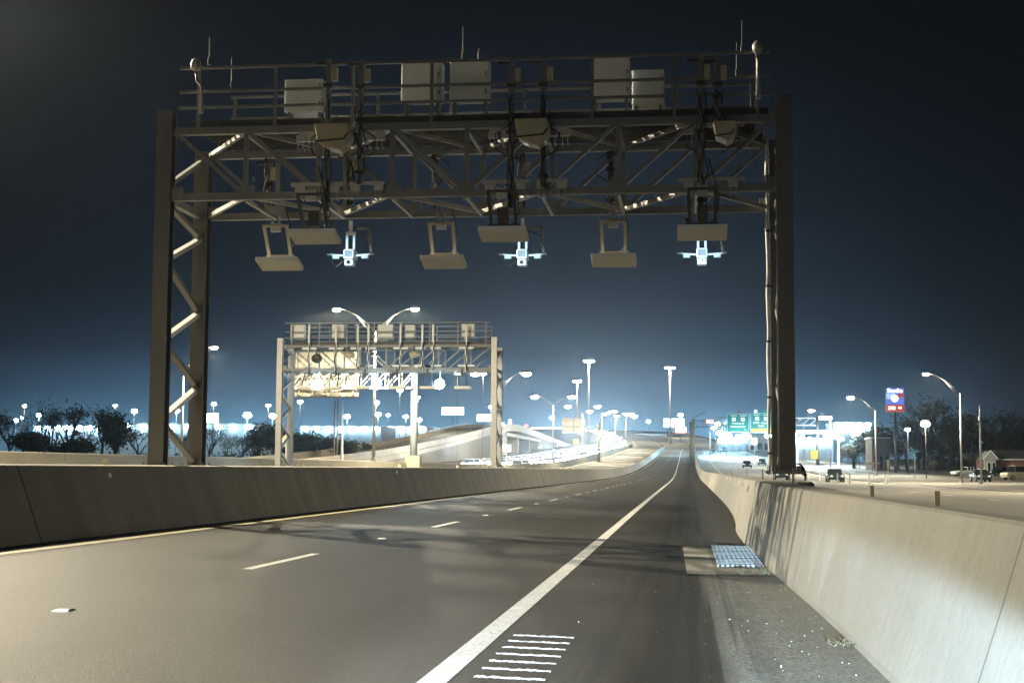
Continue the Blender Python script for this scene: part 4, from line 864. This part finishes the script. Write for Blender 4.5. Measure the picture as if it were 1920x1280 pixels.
# ------------------------------------------------------------------ vehicles
M['windscreen'] = mat('glare-washed windscreen', (.16, .17, .18), .2, 0, .05)  # headlight glare put into the glass colour as a paler tone
def car_proto(name, body, L_=4.6, W_2=.9, H_=1.45, van=False, head=None, tail=None, hr=.17, glass=None):
    """sedan or van, nose towards -Y, at the origin"""
    t = thing(name, 'car', 'car'); b = MB(); hl = L_/2
    if van: prof = [(-hl, .35, .75), (-hl+.1, .3, .95), (-hl+.9, .28, 1.08), (hl-.3, .28, 1.1), (hl, .35, 1.05)]
    else: prof = [(-hl, .4, .62), (-hl+.15, .28, .76), (-hl+.9, .25, .88), (-.4, .25, .93), (hl-.9, .25, .95), (hl-.15, .3, .9), (hl, .42, .74)]
    rings = []
    for y, z0, z1 in prof:
        k = .86 if abs(y) > hl-.05 else 1; x = W_2*k
        rings.append([(-x*.93, y, z0), (x*.93, y, z0), (x, y, z0+(z1-z0)*.4), (x*.97, y, z1-.06), (x*.86, y, z1), (-x*.86, y, z1), (-x*.97, y, z1-.06), (-x, y, z0+(z1-z0)*.4)])
    b.loft(rings); b.build('body', body, t, smooth=False, bevel=.03)
    if van: gp = [(-hl+.75, 1.06, 1.06), (-hl+1.35, 1.06, H_), (hl-.25, 1.06, H_+.02), (hl-.05, 1.06, 1.1)]
    else: gp = [(-.95, .9, .91), (-.25, .9, H_-.03), (.75, .9, H_-.02), (1.75, .9, .95)]
    rings = [[(-W_2*.84, y, z0), (W_2*.84, y, z0), (W_2*(.84-.16*(z1-z0)/.6), y, z1), (-W_2*(.84-.16*(z1-z0)/.6), y, z1)] for y, z0, z1 in gp]
    MB().loft(rings).build('window', glass or M['glass'], t)
    y0, y1 = gp[1][0]-.05, gp[2][0]+.05; b = MB(); x = W_2*.76
    b.box(-x, x, y0, y1, H_-.03, H_+.035)
    for s in (-1, 1):
        for yy in ((y0+y1)/2, y0+.05, y1-.05): b.bar((s*W_2*.845, yy, .92 if not van else 1.06), (s*x, yy, H_-.01), .05, .08)
    b.build('roof', body, t)
    for s in (-1, 1):
        for y in (-hl+.85, hl-.9):
            wv = MB().tube([(s*(W_2-.2), y, .32), (s*(W_2+.01), y, .32)], .32, 16).build('wheel', M['tyre'], t); MB().tube([(s*(W_2+.012), y, .32), (s*(W_2+.02), y, .32)], .19, 12).build('rim', M['steel_light'], wv)
        MB().ball((s*W_2*.66, -hl+.04, .66), hr, .12, hr*.62, 8, 6).build('headlight', head or M['white'], t, smooth=True)
        MB().box(s*W_2*.66-.17, s*W_2*.66+.17, hl-.1, hl+.012, .68, .86).build('tail_light', tail or M['brick'], t, bevel=.02)
    return t
def place(o, x, y, z, rz, label, group=None):
    o.location = (x, y, z); o.rotation_euler = (0, 0, rz); o['label'] = label
    if group: o['group'] = group
    return o
sed = car_proto('parked_car', M['car_white'], 4.9); p = at(1814, 888, 235); place(sed, p.x, 235, zg(p.x, 235)+.0, R(-78), 'white saloon car parked broadside in front of the dark right trees')
dk = car_proto('parked_car', M['car_dark'], 4.6); p = at(1874, 890, 240); place(dk, p.x, 240, zg(p.x, 240), R(-60), 'dark car parked between the white utility box and the cream van')
vn = car_proto('parked_van', M['car_cream'], 5.0, .98, 1.9, True); p = at(1912, 892, 205); place(vn, p.x, 205, zg(p.x, 205), R(-70), 'cream van parked at the right edge of the picture'); vn['category'] = 'van'
for c_ in vn.children:
    if c_.name.startswith('body'): pass
MB().tube([(0, 0, 0), (0, .12, 0)], .33, 14)
bx = at(1841, 893, 200); t = thing('utility_box', 'white utility box on the grass behind the bare slender pole', 'utility box', (bx.x, 200, zg(bx.x, 200)))
MB().box(bx.x-.55, bx.x+.55, 199.6, 200.4, zg(bx.x, 200)-.05, zg(bx.x, 200)+1.55).build('body', M['white'], t, bevel=.05); MB().box(bx.x-.02, bx.x+.02, 199.585, 199.599, zg(bx.x, 200)+.05, zg(bx.x, 200)+1.45).build('door_seam', M['steel_dark'], t)
# oncoming cars with headlights
onc = car_proto('oncoming_car', M['car_white'], head=M['headlight'], hr=.30, glass=M['windscreen'])
first = True; rnd = random.Random(3)
GL = 'oncoming cars in the bright stream of headlights'
ylist = []
for s in (-26.9, -30.8, -34.6):
    y = 226+rnd.uniform(0, 6)
    while y < 1350:
        ylist.append((s, y)); y += (8+rnd.uniform(0, 3))*(1 if y < 600 else 1.7)
for s, y in ylist:
    o = onc if first else copy_tree(onc); first = False
    dx = sh(y+3)-sh(y-3); place(o, s+sh(y)+rnd.uniform(-.3, .3), y, zr(s, y)+.005, math.atan2(-dx, 6), 'oncoming car with glaring white headlights in the dense stream left of the road', GL)
    o['category'] = 'car'
for s in (-27, -30.8, -34.6):
    for y in (240, 262, 290, 320, 350, 385, 420, 460, 500, 545, 590):
        for dx in (0,):
            light('SPOT', (s+sh(y), y-2.4, zr(s, y)+.7), (.78, .9, 1), 105000, None, .15, 60, .7, (.02, -1, -.07), 'headlight_beam')
tl = car_proto('departing_car', M['car_dark'], tail=M['taillight']); first = True
dep = [(11.8, 188, 'dark car with red tail lights in the right main lanes, behind the gantry column'), (16.6, 168, 'dark car with red tail lights in the outer right lane, nearest'), (12, 300, 'dark car with red tail lights left of the gantry column foot, nearer'), (16.6, 330, 'dark car with red tail lights left of the gantry column foot, farther'), (35, 140, 'dark car with red tail lights on the right frontage road before the bare pole'), (35, 180, 'dark car with red tail lights on the right frontage road behind the tallest lamp'), (8, 470, 'dark car with red tail lights climbing the far right lanes'), (12.5, 520, 'small dark car with red tail lights near the crest')]
for s, y, lb_ in dep:
    o = tl if first else copy_tree(tl); first = False
    z_ = zr(s, y) if s < 26 else zg(s, y)+.08
    place(o, s+sh(y), y, z_+.005, R(180) if False else 0, lb_, 'cars driving away with red tail lights')

# ------------------------------------------------------------------ buildings and house
def building(u0, u1, v0, Y, d, label, m='wall_white', win=6, lit=True, name='commercial_building'):
    a, c = at(u0, 840, Y), at(u1, v0, Y); xm = (a.x+c.x)/2; zb = zg(xm-sh(Y), Y)-.3; t = thing(name, label, 'building', (xm, Y, zb)); zt_ = c.z
    MB().box(a.x, c.x, Y, Y+d, zb, zt_).build('wall', M[m], t); MB().box(a.x-.2, c.x+.2, Y-.2, Y+d+.2, zt_, zt_+.3).build('parapet', M['steel'], t)
    n = win; w_ = (c.x-a.x)/n
    for k in range(n):
        x = a.x+w_*(k+.5); f = MB().box(x-w_*.3, x+w_*.3, Y-.08, Y-.005, zb+.8, min(zb+3.2, zt_-.6)).build('window', M['steel_dark'], t); MB().box(x-w_*.3+.06, x+w_*.3-.06, Y-.11, Y-.085, zb+.86, min(zb+3.14, zt_-.66)).build('pane', M['shopglow' if lit else 'glass'], f)
    if lit:
        for k in range(n):
            x = a.x+w_*(k+.5); q = MB().box(x-.3, x+.3, Y-.5, Y-.02, zt_-.5, zt_-.3).build('wall_lamp', M['lens_farc'], t)
        for k in range(2): light('POINT', (a.x+(c.x-a.x)*(.25+.5*k), Y-9, zt_+1), COOL, 500, t, .5, name='wall_light')
    return t
building(60, 215, 799, 360, 20, 'long pale blue-lit building behind the left trees', win=8); building(225, 480, 796, 350, 20, 'pale blue-lit building behind the gantry tower', win=9)
building(560, 715, 800, 400, 20, 'bright blue-lit low building below the big lit sign', win=7); building(722, 800, 800, 430, 20, 'darker low building right of the median lamp pole', win=4)
building(1563, 1634, 793, 420, 22, 'pale blue-lit store behind the shop lights on the right', win=5); building(1485, 1560, 822, 400, 16, 'low lit shop directly right of the gantry column', win=5)
building(1345, 1400, 822, 520, 16, 'low lit building under the left green road sign', win=4); building(1405, 1470, 815, 560, 16, 'dull low building behind the white speed sign', 'siding', 5, False)
building(1635, 1668, 822, 280, 10, 'small dim grey building under the motel sign', 'roof', 3, False)
# fuel canopy with glaring lights
Yk = 330; a, c = at(1484, 812, Yk), at(1588, 806, Yk); t = thing('fuel_canopy', 'flat fuel station canopy with glaring blue-white lights right of the gantry column', 'canopy', ((a.x+c.x)/2, Yk, zg(a.x, Yk)))
MB().box(a.x, c.x, Yk, Yk+9, a.z, c.z).build('roof', M['wall_white'], t)
for x in (a.x+1.5, (a.x+c.x)/2, c.x-1.5): MB().box(x-.2, x+.2, Yk+4, Yk+4.4, zg(x, Yk)-.2, a.z).build('column', M['white'], t)
for k in range(7):
    x = a.x+.8+(c.x-a.x-1.6)*k/6; MB().ball((x, Yk+1+(k*37 % 5), a.z-.35-(k*13 % 4)*.4), .55, .5, .45, 10, 6).build('light_fitting', M['canopy_light'], t, smooth=True)
light('POINT', ((a.x+c.x)/2, Yk-3, a.z-.5), COOL, 12000, t, 1, name='canopy_glow'); light('POINT', (c.x, Yk-3, a.z-.5), COOL, 16000, t, 1, name='canopy_glow')
for i, (u, v, Y) in enumerate(((1350, 812, 460), (1362, 818, 420), (1372, 806, 520), (1386, 820, 400), (1400, 818, 430), (1338, 802, 540), (1345, 795, 500), (1440, 817, 400), (1395, 797, 560), (1611, 803, 300), (1604, 812, 300))):
    far_lamp(u, v, Y, ['blue-white lot lamp at the left of the cluster below the green signs', 'brightest blue-white lot lamp below the left green sign', 'small upper lot lamp left of the left green sign', 'lot lamp right of the brightest one below the left green sign', 'lot lamp below the gap between the green signs', 'lot lamp low at the right end of the dark truss arm', 'lot lamp behind the round top left of the green signs', 'lot lamp low beside the gantry column', 'lot lamp at the lower edge of the left green sign', 'upper glaring lamp at the left edge of the right tree mass', 'lower glaring lamp at the left edge of the right tree mass'][i], C_, [2.2, 3.0, 1.6, 2.0, 2.2, 1.6, 1.5, 1.6, 1.5, 1.8, 1.6][i])
# water-tower like round top
p = at(1351, 790, 560); t = thing('water_tower', 'pale round-topped water tower left of the green signs', 'water tower', (p.x, 560, zg(p.x, 560)))
MB().tube([(p.x, 560, zg(p.x, 560)), (p.x, 560, p.z-1)], [1.1, .7], 12).build('stem', M['concrete_tan'], t, smooth=True); MB().ball(p, 2.8, 2.8, 1.9, 14, 8).build('tank', M['wall_white'], t, smooth=True)
# house
Yh = 250; a = at(1848, 882, Yh); zb = zg(a.x, Yh)-.1; t = thing('brick_house', 'low brick house with a pale front gable behind the cream van', 'house', (a.x+6, Yh, zb))
wx = at(1868, 880, Yh).x-a.x; MB().box(a.x+.2, a.x+16, Yh+1.5, Yh+9, zb, zb+2.7).build('wall', M['brick'], t); MB().box(a.x, a.x+wx, Yh, Yh+1.5, zb, zb+2.7).build('porch_wall', M['siding'], t)
zg_ = at(1856, 845, Yh).z; MB().prism([(a.x-.3, zb+2.7), (a.x+wx+.3, zb+2.7), (a.x+wx/2, zg_)], Yh-.1, Yh+5).build('gable', M['siding'], t)
rf = MB(); rf.hexa([(a.x, Yh+1, zb+2.72), (a.x+16.5, Yh+1, zb+2.72), (a.x+16.5, Yh+9.5, zb+2.72), (a.x, Yh+9.5, zb+2.72), (a.x+1, Yh+5, zb+4.3), (a.x+15.5, Yh+5, zb+4.3), (a.x+15.5, Yh+5.6, zb+4.3), (a.x+1, Yh+5.6, zb+4.3)]); rf.build('roof', M['roof'], t)
b = MB(); b.bar((a.x-.35, Yh-.14, zb+2.7), (a.x+wx/2, Yh-.14, zg_+.08), .12); b.bar((a.x+wx+.35, Yh-.14, zb+2.7), (a.x+wx/2, Yh-.14, zg_+.08), .12); b.box(a.x+wx, a.x+16, Yh+.85, Yh+.98, zb+2.6, zb+2.75); b.build('trim', M['white'], t)
for k in range(2): f = MB().box(a.x+.3+k*.75, a.x+.85+k*.75, Yh-.06, Yh-.004, zb+.5, zb+2.2).build('window', M['white'], t); MB().box(a.x+.36+k*.75, a.x+.79+k*.75, Yh-.08, Yh-.061, zb+.56, zb+2.14).build('pane', M['glass'], f)

# ------------------------------------------------------------------ trees
def tree_mesh(seed, h, spread, leafy, lm, up_=.5):
    rnd = random.Random(seed); tb = MB(); tips = []
    def limb(p, d, ln, r, lev):
        q = p+d*ln; m_ = p.lerp(q, .5)+Vector((rnd.uniform(-1, 1), rnd.uniform(-1, 1), 0))*ln*.06
        tb.tube([p, m_, q], [r, r*.8, r*.6], 5 if lev else 7, cap=False)
        tips.append((q, lev))
        if lev < (5 if leafy < 10 else 4):
            for k in range(rnd.choice((2, 3, 3)) if lev else 5):
                a = rnd.uniform(0, 6.28); e = rnd.uniform(.25, .85)*spread
                nd_ = (d*1.0+Vector((math.cos(a)*e, math.sin(a)*e, rnd.uniform(0, up_)))).normalized()
                limb(p.lerp(q, rnd.uniform(.55, 1)), nd_, ln*rnd.uniform(.55, .82), r*.52, lev+1)
    limb(Vector((0, 0, 0)), Vector((rnd.uniform(-.05, .05), 0, 1)), h*(.3 if leafy < 10 else .16), h*.022, 0)
    lf = MB()
    if True:
        ends = [q for q, l in tips if l >= (4 if leafy < 10 else 2)]
        for q in ends:
            for k in range(leafy):
                c = q+Vector((rnd.gauss(0, 1), rnd.gauss(0, 1), rnd.gauss(0, .8)))*h*.045; a = Vector((rnd.uniform(-1, 1), rnd.uniform(-1, 1), rnd.uniform(-1, 1))).normalized(); b_ = a.orthogonal().normalized(); s = h*rnd.uniform(.008, .02)
                k0 = len(lf.v); lf.v += [c-a*s, c+b_*s*.55, c+a*s, c-b_*s*.55]; lf.f.append((k0, k0+1, k0+2, k0+3))
    return tb, lf
protos = []
for i, (h, sp, lf_, lm) in enumerate(((10, .8, 2, 'leaf_b'), (10, .9, 16, 'leaf'), (10, .7, 1, 'leaf_b'), (10, 1.0, 20, 'leaf'))):
    tb, lf = tree_mesh(11+i, h, sp, lf_, lm); r_ = thing('tree', 'tree', 'tree'); tb.build('trunk', M['bark'], r_); lf.build('crown', M[lm], r_); protos.append(r_)
used = [False]*4
def tree(k, u, vtop, Y, label, group, wide=1.0):
    p = at(u, vtop, Y); zb = zg(p.x-sh(Y), Y)-.1; h = p.z-zb; o = protos[k] if not used[k] else copy_tree(protos[k]); used[k] = True
    top_ = max(v.co.z for v in [c for c in o.children if 'crown' in c.name][0].data.vertices); s = h/top_
    o.location = (p.x, Y, zb); o.scale = (s*wide, s*wide, s); o.rotation_euler = (0, 0, random.uniform(0, 6.28)); tag(o, label, 'tree', group)
GLT = 'dark trees behind the left barriers'; GRT = 'dark trees beyond the right frontage road'
lt = [(-20, 745, 2, 1.3), (20, 765, 0, 1.2), (55, 800, 3, 1.5), (100, 738, 2, 1.1), (130, 748, 0, 1.2), (160, 785, 2, 1.6), (195, 752, 0, 1.0), (218, 762, 1, .9), (150, 815, 3, 2), (260, 795, 0, 1.5), (300, 802, 2, 1.4), (345, 805, 0, 1.3), (395, 790, 0, 1.2), (425, 800, 2, 1.4), (455, 808, 0, 1.5), (485, 785, 1, 1.3), (515, 790, 3, 1.3), (550, 795, 1, 1.3), (575, 803, 3, 1.2), (625, 812, 3, 1.5), (645, 820, 1, 1.6), (672, 822, 3, 1.6)]
for i, (u, v, k, wd) in enumerate(lt):
    Y = 225+(i*53 % 70) if u < 560 else 200+(i*31 % 60)
    lab = ('bare dark tree' if k in (0, 2) else 'dense dark tree') + (' beyond the left barrier, in the clump left of the near gantry' if u < 280 else ' beyond the left barrier, between the two gantries' if u < 530 else ' beyond the left barrier, below the big lit sign')
    tree(k, u, v, Y, lab, lab.replace('bare dark tree', 'bare trees').replace('dense dark tree', 'dense trees'), wd)
rtl = [(1600, 822, 3, 1.3, 300), (1630, 800, 1, 1.3, 300), (1655, 790, 3, 1.2, 295), (1700, 770, 0, 1.1, 285), (1730, 730, 2, 1.2, 290), (1755, 735, 0, 1.2, 288), (1785, 765, 1, 1.1, 290), (1815, 760, 0, 1.2, 300), (1850, 757, 2, 1.2, 300), (1880, 762, 0, 1.2, 300), (1915, 775, 1, 1.2, 300), (1945, 770, 0, 1.2, 300), (1680, 810, 1, 1.6, 292), (1720, 800, 3, 1.5, 296), (1765, 800, 1, 1.5, 298), (1800, 800, 3, 1.5, 305), (1840, 795, 3, 1.5, 305), (1890, 795, 1, 1.5, 305), (1930, 800, 3, 1.5, 305), (1822, 845, 0, 1.4, 255), (1750, 860, 0, 1.2, 240)]
for i, (u, v, k, wd, Y) in enumerate(rtl):
    lab = ('bare dark tree' if k in (0, 2) else 'dense dark tree') + (' beyond the right frontage road, left of the motel sign' if u < 1665 else ' beyond the right frontage road, under and right of the motel sign' if u < 1790 else ' beyond the right frontage road, behind the parked cars and house')
    tree(k, u, v, Y, lab, lab.replace('bare dark tree', 'bare trees').replace('dense dark tree', 'dense trees'), wd)
for Y, s0, s1, nm, n, hh in ((245, -135, -58, 'left_shrubs', 4200, 2.9), (292, 46, 130, 'right_shrubs', 6500, 8)):
    b = MB(); rnd = random.Random(5)
    for i in range(n*3):
        s_ = rnd.uniform(s0, s1); y = Y+rnd.uniform(-14, 14); z = zg(s_, y)+rnd.random()**1.3*hh*(.7+.5*noise.noise((s_*.2, y*.2, 0))); c = Vector((s_+sh(y), y, z)); a = Vector((rnd.uniform(-1, 1), rnd.uniform(-1, 1), rnd.uniform(-1, 1))).normalized(); q = a.orthogonal().normalized(); s = rnd.uniform(.15, .4)
        k0 = len(b.v); b.v += [c-a*s, c+q*s*.6, c+a*s, c-q*s*.6]; b.f.append((k0, k0+1, k0+2, k0+3))
    tag(b.build(nm, M['leaf_b']), 'low dark brush under the %s trees' % nm.split('_')[0], 'brush', kind='stuff')

# ------------------------------------------------------------------ headlights of the photographer's stopped car (behind the camera)
pc = car_proto('parked_car', M['car_silver'], head=M['white']); place(pc, -.1, -4.6, 0.0, R(180), 'silver car stopped on the shoulder behind the camera with headlights on')
hb = light('SPOT', (.62, -2.05, .68), (.52, .78, 1), 90000, None, .06, 12, .45, (.055, 1, -.078), 'headlight_beam'); hb.scale = (1, .85, 1)
hb = light('SPOT', (-.82, -2.05, .68), (.7, .86, 1), 90000, None, .06, 11, .6, (-.045, 1, -.08), 'headlight_beam'); hb.scale = (1, .8, 1)
# ------------------------------------------------------------------ night haze
hz = MB().box(-1500, 1100, -90, 2300, -4, 75).build('haze', M['glass']); tag(hz, 'thin night haze over the freeway', 'haze', kind='stuff')
hm = bpy.data.materials.new('haze'); hm.use_nodes = True; t_ = hm.node_tree; t_.nodes.remove(t_.nodes['Principled BSDF'])
pv = t_.nodes.new('ShaderNodeVolumePrincipled'); pv.inputs['Color'].default_value = (.66, .84, 1, 1); pv.inputs['Density'].default_value = .000085; pv.inputs['Anisotropy'].default_value = .88
t_.links.new(pv.outputs[0], [n for n in t_.nodes if n.type == 'OUTPUT_MATERIAL'][0].inputs['Volume'])
hz.data.materials.clear(); hz.data.materials.append(hm)
